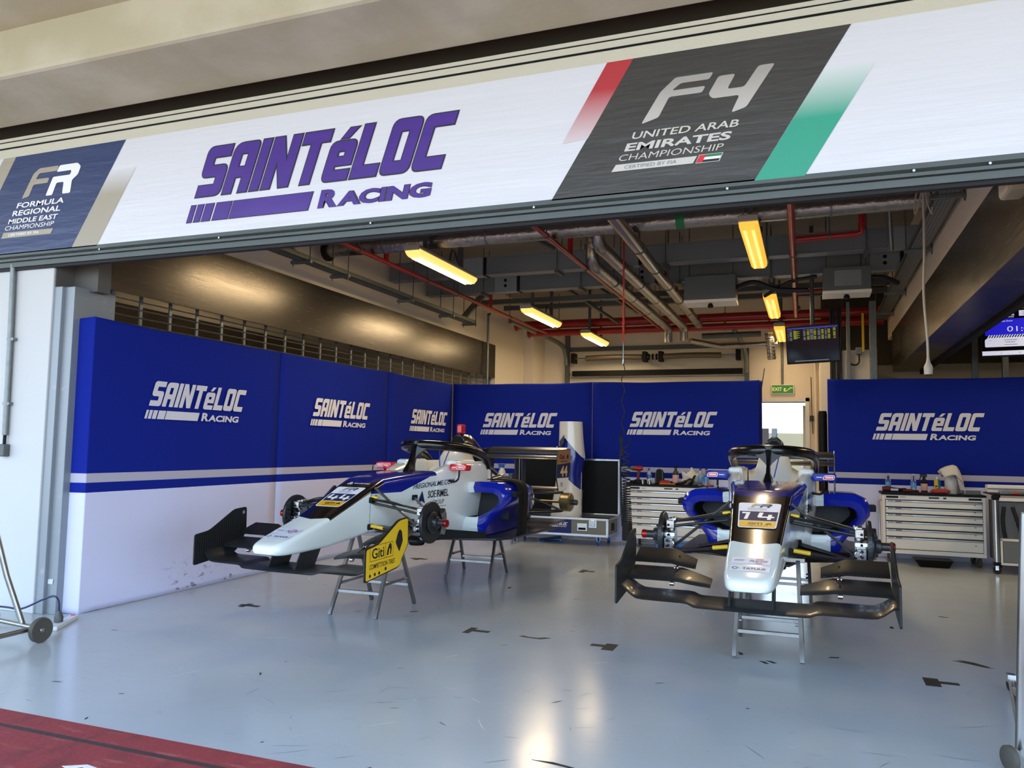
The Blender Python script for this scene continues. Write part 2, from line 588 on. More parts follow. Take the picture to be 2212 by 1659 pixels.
# canopy in front of the bay: flat slab, then the drop beam over the door
struct('ceiling_canopy', MB().box(-30, 26, -0.6, 3.62, 4.07, 4.4), M['concrete'])
struct('beam', MB().box(-30, 26, 3.6, 4.245, 3.74, 5.2), M['concrete'], bevel=0.03)
struct('wall_front', MB().box(-30, 26, 4.245, 4.55, 4.3, 5.2), M['concrete'])
struct('column_left', MB().box(-14, -5.41, 4.325, 4.9, 0, 3.62), M['column'], bevel=0.006)
struct('trim_1', MB().box(-5.415, -5.33, 4.34, 4.75, 0, 2.46).box(-5.333, -5.235, 4.37, 4.75, 0, 2.46), M['jamb'], bevel=0.004)
struct('wall_right_front', MB().box(1.62, 14, 4.325, 4.9, 0, 3.62), M['column'])
# side walls above the girders, girders clad in brushed metal
gl = MB().box(-5.58, XL, 4.62, 12.75, 2.48, 3.06)
struct('beam_left', gl, M['brushed'], bevel=0.004)
struct('wall_left', MB().box(-5.45, XL - 0.02, 4.55, 14.4, 3.06, ZC).box(-5.6, XL, 12.751, 14.4, 0, 3.06), M['plaster'])
struct('trim_3', MB().box(-5.41, -5.152, 4.50, 4.62, 2.44, 3.1).box(-5.41, -5.40, 4.34, 4.5, 2.46, 3.1), mat('dull_grey_flashing', '#57534d', .6))
struct('recess_shade', MB().box(-30, 26, 4.46, 4.5, 3.6, 4.32), mat('painted_recess_shade', '#3b332b', .8))  # dark sheet behind the door top; the recess shade is put into its colour
gr = MB()
for a, b in ((4.36, 6.4), (6.404, 7.55), (7.554, 9.4), (9.404, 12.75)):
    gr.box(XR, 1.50, a, b, 2.48, 3.06)
struct('beam_right', gr, M['brushed'])
struct('trim_2', MB().box(1.505, 1.56, 4.36, 12.75, 2.44, 2.62).box(1.56, 1.62, 4.36, 12.75, 2.49, 2.56), M['black'], bevel=0.004)
struct('wall_right', MB().box(XR + 0.02, 1.45, 4.55, 13.6, 3.06, ZC), M['plaster'])
# back wall with the exit doorway (x -0.83 .. -0.07) and the sectional door opening
struct('wall_back', MB().box(-12, -4.42, YB, 15.2, 0, ZC).box(-4.42, -1.1, YB, 15.2, 3.2, ZC).box(-1.1, -0.83, YB, 15.2, 0, ZC)
       .box(-0.83, -0.07, YB, 15.2, 2.17, ZC).box(-0.07, 9, YB, 15.2, 0, ZC).box(-5.6, -4.95, 14.2, YB, 0, ZC), M['plaster'])
struct('wall_outer', MB().box(-12.2, -12, 4.5, 15.2, 0, ZC).box(9, 9.2, 4.5, 15.2, 0, ZC), M['plaster'])
struct('pillar', MB().box(0.16, 0.9, 12.1, 14.9, 0, 2.74), M['plaster'])
struct('wall_upper_shade', MB().box(0.2, 9, 14.2, 14.3, 2.74, ZC), mat('painted_wall_shade', '#40382e', .8, layers=[('clamp((noise(4.0,detail=6.0,sz=0.5)-0.5)*5.0)*0.7', '#1c1916')]))  # added wall; the unlit zone above the pillar is put into its dark colour
dm = MB()
for k in range(6):
    dm.box(-4.44, -1.08, 15.06, 15.08, 0, 3.22) if k == 0 else None
    dm.box(-4.42, -1.1, 15.0, 15.06, 0.02 + k * 0.53, 0.02 + k * 0.53 + 0.522)
door1 = struct('door_1', dm, mat('ivory_door_panel', '#d8cdb8', 0.5), bevel=0.006)
MB().box(-4.46, -1.06, 14.86, 14.92, 3.18, 3.26).box(-4.5, -4.42, 14.8, 14.9, 0, 3.55).box(-1.1, -1.02, 14.8, 14.9, 0, 3.2).build('track', M['galv_dark'], door1)
tr = MB()
tr.tube(smoothed([(-4.46, 14.78, 2.9), (-4.46, 14.72, 3.1), (-4.5, 14.5, 3.28), (-4.62, 13.4, 3.36), (-4.74, 12.4, 3.42)], 5), 0.045, 8)
tr.tube(smoothed([(-1.06, 14.78, 2.7), (-1.06, 14.7, 3.0), (-1.12, 14.3, 3.22), (-1.16, 13.4, 3.3)], 5), 0.04, 8)
tr.build('guide_rail', M['galv'], door1, smooth=40)
MB().cyl((-4.35, 14.72, 3.02), (-1.15, 14.72, 3.02), 0.014).build('spring_shaft', M['steel'], door1, smooth=40)
for a, b in ((-4.05, -2.95), (-2.55, -1.5)):
    sp = MB()
    n = 60
    sp.tube([(a + (b - a) * i / n, 14.72, 3.02 + 0.012 * math.sin(PI * i / n)) for i in range(n + 1)], [0.05 + 0.006 * (i % 2) for i in range(n + 1)], 12)
    sp.build('torsion_spring', mat('rusty_spring_steel', '#6e6254', 0.5, 0.5), door1, smooth=60)
br = MB()
for x in (-4.3, -2.9, -2.6, -1.2):
    br.box(x - 0.04, x + 0.04, 14.66, 14.86, 2.93, 3.12)
for x in (-2.82, -2.75, -2.68):
    br.cyl((x - 0.012, 14.72, 3.02), (x + 0.012, 14.72, 3.02), 0.06)
br.build('spring_bracket', M['black'], door1, bevel=0.006)
MB().box(-4.36, -1.14, 14.84, 14.95, 2.69, 2.79).build('top_seal', M['black'], door1)
# exit doorway
d3 = struct('door_3', MB().box(-0.90, -0.83, 14.84, 15.22, 0, 2.24).box(-0.07, -0.0, 14.84, 15.22, 0, 2.24).box(-0.90, 0.0, 14.84, 15.22, 2.17, 2.24), mat('door_frame_white', '#d8d6d0', 0.4), bevel=0.004)
MB().box(-0.115, -0.07, 15.2, 15.9, 0.02, 2.12).build('door_leaf', M['panel_white'], d3)
MB().box(-0.15, -0.115, 15.6, 15.66, 1.0, 1.04).cyl((-0.13, 15.63, 0.95), (-0.13, 15.63, 1.1), 0.012).build('door_handle', M['alu'], d3)
struct('wall_yard', MB().box(-6, 6, 24, 24.2, 0, 1.80), mat('yard_wall', '#857b62', 0.8))
struct('wall_yard_gate', MB().box(-1.7, -1.05, 22.6, 22.75, 0, 1.9), mat('yard_gate', '#2a211d', 0.7))

# the sectional door lifted over the opening
d2 = struct('door_2', MB().box(-6.6, 1.6, 4.31, 4.36, 2.74, 3.655).box(-6.6, 1.6, 4.31, 4.36, 3.665, 3.69), mat('cream_door_panel', '#cdc8b6', 0.55, bump=('noise(60.0,detail=4.0,sz=3.0)', 0.35, 0.01)))
MB().box(-6.6, 1.6, 4.305, 4.31, 3.60, 3.612).box(-6.6, 1.6, 4.315, 4.35, 3.645, 3.675).build('panel_joint', M['black'], d2)
rl = MB()
prof = [(0, 2.625), (-.03, 2.625), (-.03, 2.65), (-.012, 2.655), (-.012, 2.668), (-.034, 2.672), (-.034, 2.69), (-.02, 2.70), (-.034, 2.71), (-.034, 2.722), (-.01, 2.726), (-.01, 2.745), (.04, 2.745), (.04, 2.625)]
rl.loft([[(x, 4.31 + a, z) for a, z in prof] for x in (-6.6, 1.6)])
rl.build('bottom_rail', M['alu_door'], d2)
MB().box(-6.6, 1.6, 4.30, 4.345, 2.605, 2.625).build('bottom_seal', M['rubber'], d2)
sb = MB()
for x in (-4.9, -3.8, -2.6, -1.5, -0.4, 0.5, 0.83):
    sb.cyl((x, 4.272, 2.7), (x, 4.28, 2.7), 0.007, n=8)
sb.build('rail_screw', M['alu'], d2)

# ------------------------------------------------------------------ sponsor banner on the lifted door
def gradmat(name, base, fade, ex):
    return mat(name, base, 0.42, layers=[(ex, fade)])


WR = ('noise(1.6,detail=3.0,sz=7.0)', 0.22, 0.03)
bw = mat('banner_vinyl', '#d8d9df', 0.33, bump=('noise(1.4,detail=3.0,sx=0.5,sz=6.0)+noise(4.0,detail=2.0,sx=1.5,sz=2.0)*0.3', 0.35, 0.03))
ban = root('sponsor_banner', 'long white vinyl team banner across the raised garage door', 'banner', (0, 4.306, 2.745))
FB = frame((0, 0, -2.745), (1, 0, 0), (0, 0, 1))   # frame whose x, y are world X, Z


def bshape(name, s, m, d, label=None):
    return MB().shape(s, FB, 0, d).build(name, m, ban, label=label)


MB().box(-6.4, 1.45, -0.004, 0, -0.008, 0.779).build('vinyl_sheet', bw, ban)
navy = mat('navy_vinyl', '#2f3d66', 0.36, layers=[('clamp((noise(1.2,detail=3.0,sz=9.0)-0.5)*3.0)*0.25', '#495878')], bump=WR)
beige = mat('beige_vinyl', '#a59d8c', 0.36, bump=WR)
fade = gradmat('beige_fading_vinyl', '#a59d8c', '#d8d9df', 'clamp((z-0.38)*5.0)')
dark = mat('charcoal_vinyl', '#3c3a37', 0.36, layers=[('clamp((noise(1.2,detail=3.0,sz=9.0)-0.45)*3.0)*0.3', '#56534f')], bump=WR)
bshape('navy_block', quad((-5.216 - .66, 2.737), (-5.216, 2.737), (-4.729, 3.523), (-5.87, 3.523), (-6.35, 2.737)), navy, .006)
bshape('beige_stripe', quad((-6.5, 2.737), (-6.35, 2.737), (-5.87, 3.523), (-6.01, 3.523)), beige, .007)
bshape('fading_stripe', quad((-5.216, 2.737), (-4.96, 2.737), (-4.615, 3.30), (-4.865, 3.30)), fade, .006)
bshape('charcoal_block', quad((-1.402, 2.737), (-.262, 2.737), (.228, 3.523), (-.919, 3.523)), dark, .006)
bshape('red_stripe', quad((-1.341, 3.07), (-1.185, 3.085), (-.919, 3.523), (-1.072, 3.523)), gradmat('red_fading_vinyl', '#b2343a', '#d8d6da', 'clamp((0.62-z)*2.9)'), .0065)
bshape('green_stripe', quad((-.262, 2.737), (-.009, 2.737), (.337, 3.298), (.094, 3.301)), gradmat('green_fading_vinyl', '#2f9c80', '#d6dbdc', 'clamp((z-0.30)*3.8)'), .0065)
# team name
logo_h = 0.34
pur = mat('purple_print', '#472a86', 0.34, layers=[('clamp((noise(0.8,detail=2.0,sz=8.0)-0.5)*4.0)*0.35', '#5f3f9e')])
kx = 2.024 / 6.24
bshape('logo_outline', xf(LOGO_EDGE, kx, logo_h, -4.043, 3.02, 0.0), mat('dark_outline_print', '#2d2a3c', 0.4), .006)
bshape('team_logo', xf(LOGO, kx, logo_h, -4.043, 3.02, 0.0), pur, .008)
# regional series mark: F and R, four lines, a strip
sil = mat('silver_print', '#bdb9b3', 0.3, layers=[('clamp((z-0.43)*6.0)*0.6', '#8d877f')])
bshape('letter_f', filled([rounded([(-5.778, 3.172), (-5.70, 3.185), (-5.655, 3.275), (-5.505, 3.275), (-5.49, 3.315), (-5.635, 3.315), (-5.60, 3.36), (-5.41, 3.36), (-5.395, 3.40), (-5.60, 3.40), (-5.665, 3.36)], .012, 2)]), beige, .008)
bshape('letter_r', filled([rounded([(-5.52, 3.172), (-5.45, 3.172), (-5.41, 3.265), (-5.335, 3.265), (-5.345, 3.172), (-5.262, 3.172), (-5.25, 3.27), (-5.19, 3.31), (-5.165, 3.37), (-5.20, 3.40), (-5.385, 3.40), (-5.415, 3.35), (-5.26, 3.35), (-5.27, 3.315), (-5.45, 3.315)], .012, 2)]), M['ink_white'], .008)
for s, x, y, w, h, b in (('FORMULA', -5.83, 3.10, .52, .043, .02), ('REGIONAL', -5.872, 3.04, .53, .043, .02), ('MIDDLE EAST', -5.912, 2.98, .54, .039, .02), ('CHAMPIONSHIP', -5.945, 2.93, .54, .035, .0)):
    bshape('lettering', text(s, w, h, .35, b, x, y), M['ink_white'], .008)
bshape('caption_strip', quad((-5.978, 2.868), (-5.438, 2.868), (-5.415, 2.908), (-5.955, 2.914)), beige, .008)
bshape('caption', text('CERTIFIED BY FIA', .34, .021, .3, .02, -5.90, 2.880), M['ink_white'], .010)
# national series mark
bshape('letter_f', filled([rounded([(-.873, 3.128), (-.775, 3.155), (-.715, 3.265), (-.535, 3.265), (-.515, 3.30), (-.70, 3.30), (-.65, 3.335), (-.495, 3.335), (-.472, 3.372), (-.68, 3.372), (-.765, 3.30)], .012, 2)]), sil, .008)
bshape('numeral_4', filled([rounded([(-.38, 3.128), (-.30, 3.15), (-.25, 3.225), (-.15, 3.372), (-.235, 3.372), (-.31, 3.265), (-.40, 3.265), (-.355, 3.345), (-.445, 3.345), (-.501, 3.25), (-.48, 3.222), (-.335, 3.222)], .014, 2)]), sil, .008)
gp = mat('pale_grey_print', '#c9c6c0', 0.35)
for s, x, y, w, h, b in (('UNITED ARAB', -.93, 3.047, .60, .040, .012), ('EMIRATES', -.97, 2.98, .60, .046, .03), ('CHAMPIONSHIP', -1.005, 2.927, .59, .036, -.004)):
    bshape('lettering', text(s, w, h, .4, b, x, y), gp, .008)
bshape('caption_strip', quad((-1.043, 2.869), (-.585, 2.869), (-.562, 2.908), (-1.017, 2.908)), gp, .008)
bshape('caption', text('CERTIFIED BY FIA', .30, .020, .3, .0, -.97, 2.879), M['ink_grey'], .010)
bshape('flag_frame', quad((-.572, 2.866), (-.443, 2.866), (-.421, 2.913), (-.550, 2.913)), gp, .007)
for nm, z0, z1, mm in (('flag_band', 2.869, 2.882, M['ink']), ('flag_band', 2.882, 2.896, M['ink_white']), ('flag_band', 2.896, 2.91, mat('flag_green', '#1d7a50', 0.4))):
    a, b = (z0 - 2.869) * .5, (z1 - 2.869) * .5
    bshape(nm, quad((-.535 + a, z0), (-.447 + a, z0), (-.447 + b, z1), (-.535 + b, z1)), mm, .009)
bshape('flag_band', quad((-.568, 2.869), (-.535, 2.869), (-.513, 2.91), (-.547, 2.91)), M['ink_red'], .009)

# ------------------------------------------------------------------ fabric wall panels
def fabric(name, scuff):
    ly = [('z<0.895', '#d5d6f2'), ('(z>0.97 and z<1.04)', '#b9b5c4')]
    if scuff:
        ly.append(('clamp((noise(10.0,detail=8.0,sx=1.0,sy=1.0,sz=2.0)-0.56)*14.0)*(z<0.30)*(z>0.02)*clamp((y-0.75)*4.0)*clamp((2.1-y)*3.0)*clamp((0.34-z)*4.0)*0.8', '#6c6675'))
    ly.append(('(z<0.86)*clamp((noise(1.5,detail=4.0)-0.6)*4.0)*0.25', '#bdbad2'))
    return mat(name, '#15268a', 0.8, spec=0.08, layers=ly, bump=('noise(1.1,detail=2.0,sz=0.7)+noise(7.0,detail=2.0,sx=1.2,sy=1.2,sz=0.3)*0.08', 0.35, 0.04))


FAB, FABS = fabric('printed_wall_fabric', False), fabric('printed_wall_fabric_scuffed', True)


def cloth_sheet(P, z1, n, amp, seed):
    """upright sheet through plan points P with a slightly uneven top and soft folds"""
    rnd = random.Random(seed)
    mb = MB()
    cols = []
    for (x0, y0), (x1, y1) in zip(P[:-1], P[1:]):
        L = math.hypot(x1 - x0, y1 - y0)
        k = max(2, int(L * n))
        nx, ny = -(y1 - y0) / L, (x1 - x0) / L
        for i in range(k + 1):
            t = i / k
            cols.append((x0 + (x1 - x0) * t, y0 + (y1 - y0) * t, nx, ny, t * L, L))
    ph = rnd.random() * 6
    zs = [0.004, .05, .2, .45, .7, .9, 1.0, 1.3, 1.6, 1.9, 2.1, 2.2, 1.0]
    secs = []
    for x, y, nx, ny, s, L in cols:
        e = math.sin(PI * s / L)
        row = []
        for j, z in enumerate(zs):
            zz = z if j < len(zs) - 1 else z1 - 0.012 * e + 0.004 * math.sin(s * 5 + ph)
            w = amp * e * (math.sin(s * 3.1 + ph + z * .8) + .5 * math.sin(s * 7.7 + 2 * ph + z * 2.1)) * math.sin(PI * min(z, 2.2) / 2.24)
            row.append((x + nx * w, y + ny * w, zz))
        secs.append(row)
    mb.loft(secs, closed=False)
    return mb


def wall_panel(label, loc, P, logo, seed, m=FAB, z1=2.23):
    """logo = (start in plan, direction in plan, outward normal, letter height, base z)"""
    r = root('wall_panel', label, 'wall panel', loc, 0, 'printed fabric panels around the garage')
    mb = cloth_sheet(P, z1, 9, 0.006, seed)
    s = mb.build('fabric', m, r, smooth=50)
    so = s.modifiers.new('thick', 'SOLIDIFY')
    so.thickness = 0.012
    so.offset = 0
    (lx, ly), (dx, dy), (nx, ny), hh, zb, kx = logo
    Fm = frame((lx + nx * .02, ly + ny * .02, zb), (dx, dy, 0), (0, 0, 1))
    MB().shape(xf(LOGO, kx, hh), Fm).build('logo', M['logo_white'], r)
    fr = MB()
    for (x, y), e in ((P[-1] if len(P) < 3 or ny == 0 else P[-2], -.04), (P[0] if ny else P[-2], .04)):
        x, y = x - nx * .035 + dx * e, y - ny * .035 + dy * e
        fr.box(x - .012, x + .012, y - .012, y + .012, 0, z1 - .03)
    fr.build('frame_post', M['alu'], r)
    return r


wall_panel('blue and white fabric wall panel nearest the garage door, left wall', (-5.11, 4.46, 0), [(-.24, -.05), (0, 0), (0.0, 2.255)], ((0, .548), (0, 1), (1, 0), .205, 1.585, .191), 3, FABS)
wall_panel('middle blue and white fabric wall panel on the left wall', (-5.11, 6.725, 0), [(0, 0), (0, 2.24)], ((0, .575), (0, 1), (1, 0), .198, 1.595, .191), 5)
wall_panel('blue and white fabric wall panel in the left wall corner, deepest of that wall', (-5.11, 8.975, 0), [(0, 0), (0, 1.93)], ((0, .6), (0, 1), (1, 0), .195, 1.588, .184), 8)
wall_panel('blue and white fabric wall panel behind the open flight case', (-5.09, 10.92, 0), [(0, 0), (2.185, 0)], ((.506, 0), (1, 0), (0, -1), .208, 1.578, .187), 11)
wall_panel('blue and white fabric wall panel ending at the exit doorway', (-2.9, 10.92, 0), [(0, 0), (2.27, 0), (2.30, .12)], ((.544, 0), (1, 0), (0, -1), .206, 1.598, .191), 14)
wall_panel('blue and white fabric wall panel right of the doorway behind the tool carts', (.218, 10.92, 0), [(0, 0), (3.2, 0)], ((.561, 0), (1, 0), (0, -1), .214, 1.574, .1915), 17)

# ------------------------------------------------------------------ racing cars
# car space: x to the car's left, y backwards from the front axle, z up from the underside
TUB = [  # y, half width top, half width bottom, top, bottom, top corner, bottom corner
    (-1.107, .05, .05, .128, .104, .01, .01),
    (-1.10, .082, .082, .142, .092, .022, .022),
    (-1.082, .104, .104, .153, .085, .03, .03),
    (-1.05, .120, .119, .1645, .080, .036, .034),
    (-1.0, .132, .130, .178, .078, .034, .032),
    (-.85, .143, .140, .222, .080, .03, .03),
    (-.6, .150, .147, .295, .090, .03, .03),
    (-.3, .168, .160, .417, .120, .032, .04),
    (-.13, .182, .172, .487, .148, .035, .04),
    (0.05, .198, .185, .560, .150, .045, .05),
    (.22, .215, .20, .578, .140, .05, .05),
    (.5, .250, .225, .598, .105, .05, .05),
    (.72, .275, .245, .612, .07, .05, .05),
]
WALL = [(.72, .275), (.9, .305), (1.08, .325), (1.3, .332), (1.5, .332), (1.62, .318)]


def tub_hw(y, z):
    if y > .72:
        for (a, p), (b, q) in zip(WALL[:-1], WALL[1:]):
            if y <= b:
                t = (y - a) / (b - a)
                return p + (q - p) * t - max(0, .40 - z) * .17
    for s, e in zip(TUB[:-1], TUB[1:]):
        if y <= e[0]:
            t = (y - s[0]) / (e[0] - s[0])
            q = [s[i] + (e[i] - s[i]) * t for i in range(7)]
            k = min(1, max(0, (z - q[4] - q[6]) / (q[3] - q[5] - q[4] - q[6])))
            return q[2] + (q[1] - q[2]) * k
    return .3


def tub_ring(s):
    y, ht, hb, zt, zb, rt_, rb_ = s
    pts = []
    for cx, cz, r, a0 in ((hb - rb_, zb + rb_, rb_, -90), (ht - rt_, zt - rt_, rt_, 0), (-(ht - rt_), zt - rt_, rt_, 90), (-(hb - rb_), zb + rb_, rb_, 180)):
        for k in range(5):
            a = math.radians(a0 + 90 * k / 4)
            pts.append((cx + r * math.cos(a), y, cz + r * math.sin(a)))
    return pts


body_paint = mat('car_body_paint', '#e3ebe8', 0.2, coat=0.8, layers=[
    ('((y>-0.13) and (y<0.74) and (z>0.452) and (z>0.452+(y-0.25)*0.31) and (abs(nx)>0.5)) or ((y>-0.055+abs(x)*0.42) and (y<0.76) and (nz>0.28))', '#0a1c86'),
    ('(y>-0.62+abs(x)*0.25) and (y<-0.055+abs(x)*0.42) and (nz>0.28) and (z>0.2)', '#0b0b0c'),
    ('(abs(y+0.128)<0.0022)*(nz<0.28)', '#23234a')])
pod_paint = mat('car_sidepod_paint', '#0a1f9a', 0.2, coat=0.9, layers=[
    ('abs(x)<0.385', '#e3ebe8'),
    ('(abs(x)<0.43) and (z<0.22) and (y<1.45)', '#e3ebe8')])
cock_paint = mat('car_cockpit_paint', '#e6e7e1', 0.25, coat=0.7)
mesh_black = mat('radiator_mesh', '#0e0f10', 0.6, layers=[('((y+x)*130.0%2.0<0.7) or ((z-x)*130.0%2.0<0.7)', '#26282a')])
NUM = {'frame_white': mat('plate_white', '#e6e8f2', 0.45)}


def mirror_x(pts):
    return [(-p[0], p[1], p[2]) for p in pts]


def side_decal(name, s, parent, m, y0, z0, side=1, slope=0.0):
    """flat lettering wrapped on the flank of the tub; text runs along +y on the car's left side"""
    vs = []
    for a, b in s[0]:
        y, z = y0 + a, z0 + b + slope * a
        vs.append((side * (tub_hw(y, z) + .009), y, z))
    return MB().add(vs, s[1]).build(name, m, parent)


def nose_frame(y, z):
    return frame((0, y, z), (-1, 0, 0), (0, .906, .4226))


def make_car(label, loc, rz, num, accent, ep_yellow):
    c = root('racing_car', label, 'race car', loc, rz, 'single seat racing cars on trestles')
    # --- nose and monocoque, one shell
    MB().loft([tub_ring(s) for s in TUB]).build('body', body_paint, c, smooth=32)
    # --- cockpit sides (open tub) and head rest
    secs = []
    for y, h in WALL:
        t = min(1, max(0, (y - .72) / .3))
        zt = .612 + .078 * t
        zb = .07 - .05 * t
        hb = h - .06
        ih = h - .075 - .03 * t
        zi = .60 - .35 * min(1, t * 2.2)
        secs.append([(hb, y, zb), (h, y, .40), (h, y, zt - .04), (h - .03, y, zt), (ih + .015, y, zt), (ih, y, zt - .02), (ih - .02, y, zi), (-ih + .02, y, zi), (-ih, y, zt - .02), (-ih - .015, y, zt), (-h + .03, y, zt), (-h, y, zt - .04), (-h, y, .40), (-hb, y, zb)])
    MB().loft(secs).build('cockpit_surround', cock_paint, c, smooth=38)
    hump = []
    for y, w, zt, zs in ((1.36, .10, .52, .50), (1.42, .115, .70, .58), (1.50, .12, .80, .60), (1.60, .11, .845, .63), (1.72, .09, .80, .6)):
        hump.append([(-.3, y, .3), (-.3, y, zs), (-.21, y, zs + .03), (-w - .03, y, zs + .07), (-w, y, zt - .03), (-w + .03, y, zt), (w - .03, y, zt), (w, y, zt - .03), (w + .03, y, zs + .07), (.21, y, zs + .03), (.3, y, zs), (.3, y, .3)])
    MB().loft(hump).build('head_restraint', cock_paint, c, smooth=50)
    for sx in (-1, 1):
        MB().box(sx * .262 - .06, sx * .262 + .06, .98, 1.38, .50, .705).build('cockpit_padding', cock_paint, c, bevel=.03)
    MB().tube([(.07 * math.cos(a), .84, .50 + .07 * math.sin(a)) for a in [2 * PI * k / 20 for k in range(20)]], .012, 8, loop=True, upv=(0, 1, 0)).box(-.06, .06, .83, .85, .47, .53).build('steering_wheel', M['black'], c, smooth=40)
    # --- halo: hoop, centre pillar, gusset
    H = [(.315, 1.62, .64), (.325, 1.52, .73), (.322, 1.32, .785), (.29, 1.12, .815), (.215, .95, .83), (.11, .85, .838), (0, .82, .84)]
    hoop = smoothed(H + mirror_x(H[-2::-1]), 5)
    MB().tube(hoop, .033, 14, flat=1.3).build('halo_hoop', M['black_gloss'], c, smooth=50)
    pl = MB()
    pl.loft([[(x * w, y + dy, z) for x, dy in ((-1, 0), (-.7, -d), (.7, -d), (1, 0), (.7, d), (-.7, d))] for y, z, w, d in ((.82, .845, .03, .05), (.80, .79, .02, .05), (.77, .73, .015, .045), (.735, .67, .018, .05), (.71, .63, .034, .055), (.70, .605, .042, .06))])
    pl.build('halo_pillar', M['black_gloss'], c, smooth=50)
    gs = MB()
    for sx in (-1, 1):
        P = [(0, .785, .872), (sx * .15, .85, .866), (sx * .11, .825, .815), (sx * .06, .80, .775), (sx * .025, .78, .74), (0, .775, .70)]
        gs.loft([[p for p in P], [(p[0], p[1] + .035, p[2]) for p in P]])
    gs.build('halo_fairing', M['carbon'], c, smooth=40)
    # --- roll hoop intake and camera
    ab = []
    for y, w, z0, z1 in ((1.60, .088, .76, .945), (1.66, .092, .76, .952), (1.80, .088, .70, .94), (1.98, .07, .62, .86), (2.16, .05, .56, .74)):
        ab.append([(-w, y, z0), (-w * .98, y, z0 + (z1 - z0) * .45), (-w * .72, y, z0 + (z1 - z0) * .8), (-w * .3, y, z1), (w * .3, y, z1), (w * .72, y, z0 + (z1 - z0) * .8), (w * .98, y, z0 + (z1 - z0) * .45), (w, y, z0)])
    MB().loft(ab).build('roll_hoop', M['black_gloss'], c, smooth=45)
    MB().loft([[(-.058, y, .775), (-.056, y, .85), (-.04, y, .905), (-.015, y, .925), (.015, y, .925), (.04, y, .905), (.056, y, .85), (.058, y, .775)] for y in (1.594, 1.605)]).build('air_intake', mat('intake_dark', '#040404', 0.9), c, smooth=40)
    MB().tube([(p[0], 1.597, p[2]) for p in [(-.075, 0, .765), (-.073, 0, .85), (-.05, 0, .915), (-.018, 0, .94), (.018, 0, .94), (.05, 0, .915), (.073, 0, .85), (.075, 0, .765)]], .012, 8).build('intake_rim', M['black_gloss'], c, smooth=50)
    if num == '44':
        MB().box(-.028, .028, 1.60, 1.70, .955, 1.045).build('camera_housing', accent, c, bevel=.014)
    else:
        MB().box(-.022, .022, 1.62, 1.67, .95, 1.03).build('camera_housing', mat('grey_camera', '#8f9398', .35), c, bevel=.006)
    # --- side pods
    for sx in (-1, 1):
        def S(y, k, dz=0.0, low=0.0):
            o = [(.27, .500), (.45, .512), (.62, .508), (.695, .475), (.728, .41), (.722, .345), (.675, .28), (.585, .205), (.53, .14), (.50, .055), (.49, .03), (.27, .03)]
            return [(sx * (.27 + (x - .27) * k), y, z * 1.0 + dz * (z / .5)) for x, z in o]
        I = [(.275, .405), (.45, .415), (.575, .41), (.615, .39), (.635, .355), (.628, .325), (.59, .285), (.52, .235), (.44, .20), (.40, .185), (.34, .185), (.275, .185)]
        inn = lambda y, g=0: [(sx * (x - g * (x > .3)), y, z) for x, z in I]
        mid = [(sx * (a[0] * sx * .5 + b[0] * .5), 1.195, a[2] * .5 + b[1] * .5) for a, b in zip(S(1.2, 1), I)]
        q = MB().loft([S(2.45, .42, -.13), S(2.3, .56, -.09), S(2.0, .80, -.03), S(1.7, .95), S(1.42, 1.0), S(1.28, .995), S(1.225, .975), mid, inn(1.22), inn(1.27, .01)], caps=False)
        p = q.build('sidepod', pod_paint, c, smooth=55)
        MB().loft([inn(1.268, .008), inn(1.5, .06)], caps=False).add(inn(1.5, .06), [tuple(range(12))]).build('inlet_duct', M['black'], p)
        MB().box(sx * .46 - .16, sx * .46 + .16, 1.46, 1.475, .16, .42).build('radiator', mesh_black, p)
        MB().box(sx * .74 - .025, sx * .74 + .025, 1.3, 1.44, .375, .425).build('wing_stub', M['black'], c, bevel=.006)
    # --- engine bay and gearbox
    eng = MB()
    eng.loft([[(-w, y, .03), (-w, y, zt - .05), (-w * .6, y, zt), (w * .6, y, zt), (w, y, zt - .05), (w, y, .03)] for y, w, zt in ((1.6, .3, .55), (1.8, .26, .56), (2.3, .22, .50), (2.6, .15, .38), (3.1, .12, .34), (3.2, .10, .30))])
    eng.build('engine', mat('dark_engine', '#17181a', .5, .3), c, smooth=30)
    for sx in (-1, 1):
        MB().tube(smoothed([(sx * .2, 1.95, .5), (sx * .27, 2.1, .52), (sx * .25, 2.4, .42), (sx * .14, 2.75, .36)], 5), .03, 8).build('engine_pipe', M['chrome'], c, smooth=50)
        MB().tube(smoothed([(sx * .10, 1.85, .56), (sx * .12, 2.0, .62), (sx * .08, 2.3, .55)], 5), .025, 8).build('engine_pipe', M['chrome'], c, smooth=50)
    # --- floor
    fl = MB()
    P = [(-.15, .62), (-.22, .92), (-.66, 1.12), (-.74, 1.3), (-.74, 2.35), (-.6, 2.5), (-.52, 3.2), (.52, 3.2), (.6, 2.5), (.74, 2.35), (.74, 1.3), (.66, 1.12), (.22, .92), (.15, .62)]
    fl.prism(P, Matrix.Identity(4), .022)
    fl.build('floor_plate', M['carbon'], c, bevel=.006)
    for sx in (-1, 1):
        MB().loft([[(sx * .26, .80, .02), (sx * .26, .80, .11), (sx * .275, .81, .11), (sx * .275, .81, .02)], [(sx * .55, 1.12, .02), (sx * .55, 1.12, .07), (sx * .565, 1.12, .07), (sx * .565, 1.12, .02)]]).build('barge_board', M['black'], c)
    MB().lathe([(.0, 0), (.06, 0), (.07, .01), (.07, .05), (.05, .06), (0, .06)], (0.05, .78, -.04), n=18).build('jack_pad', M['black'], c, smooth=40)
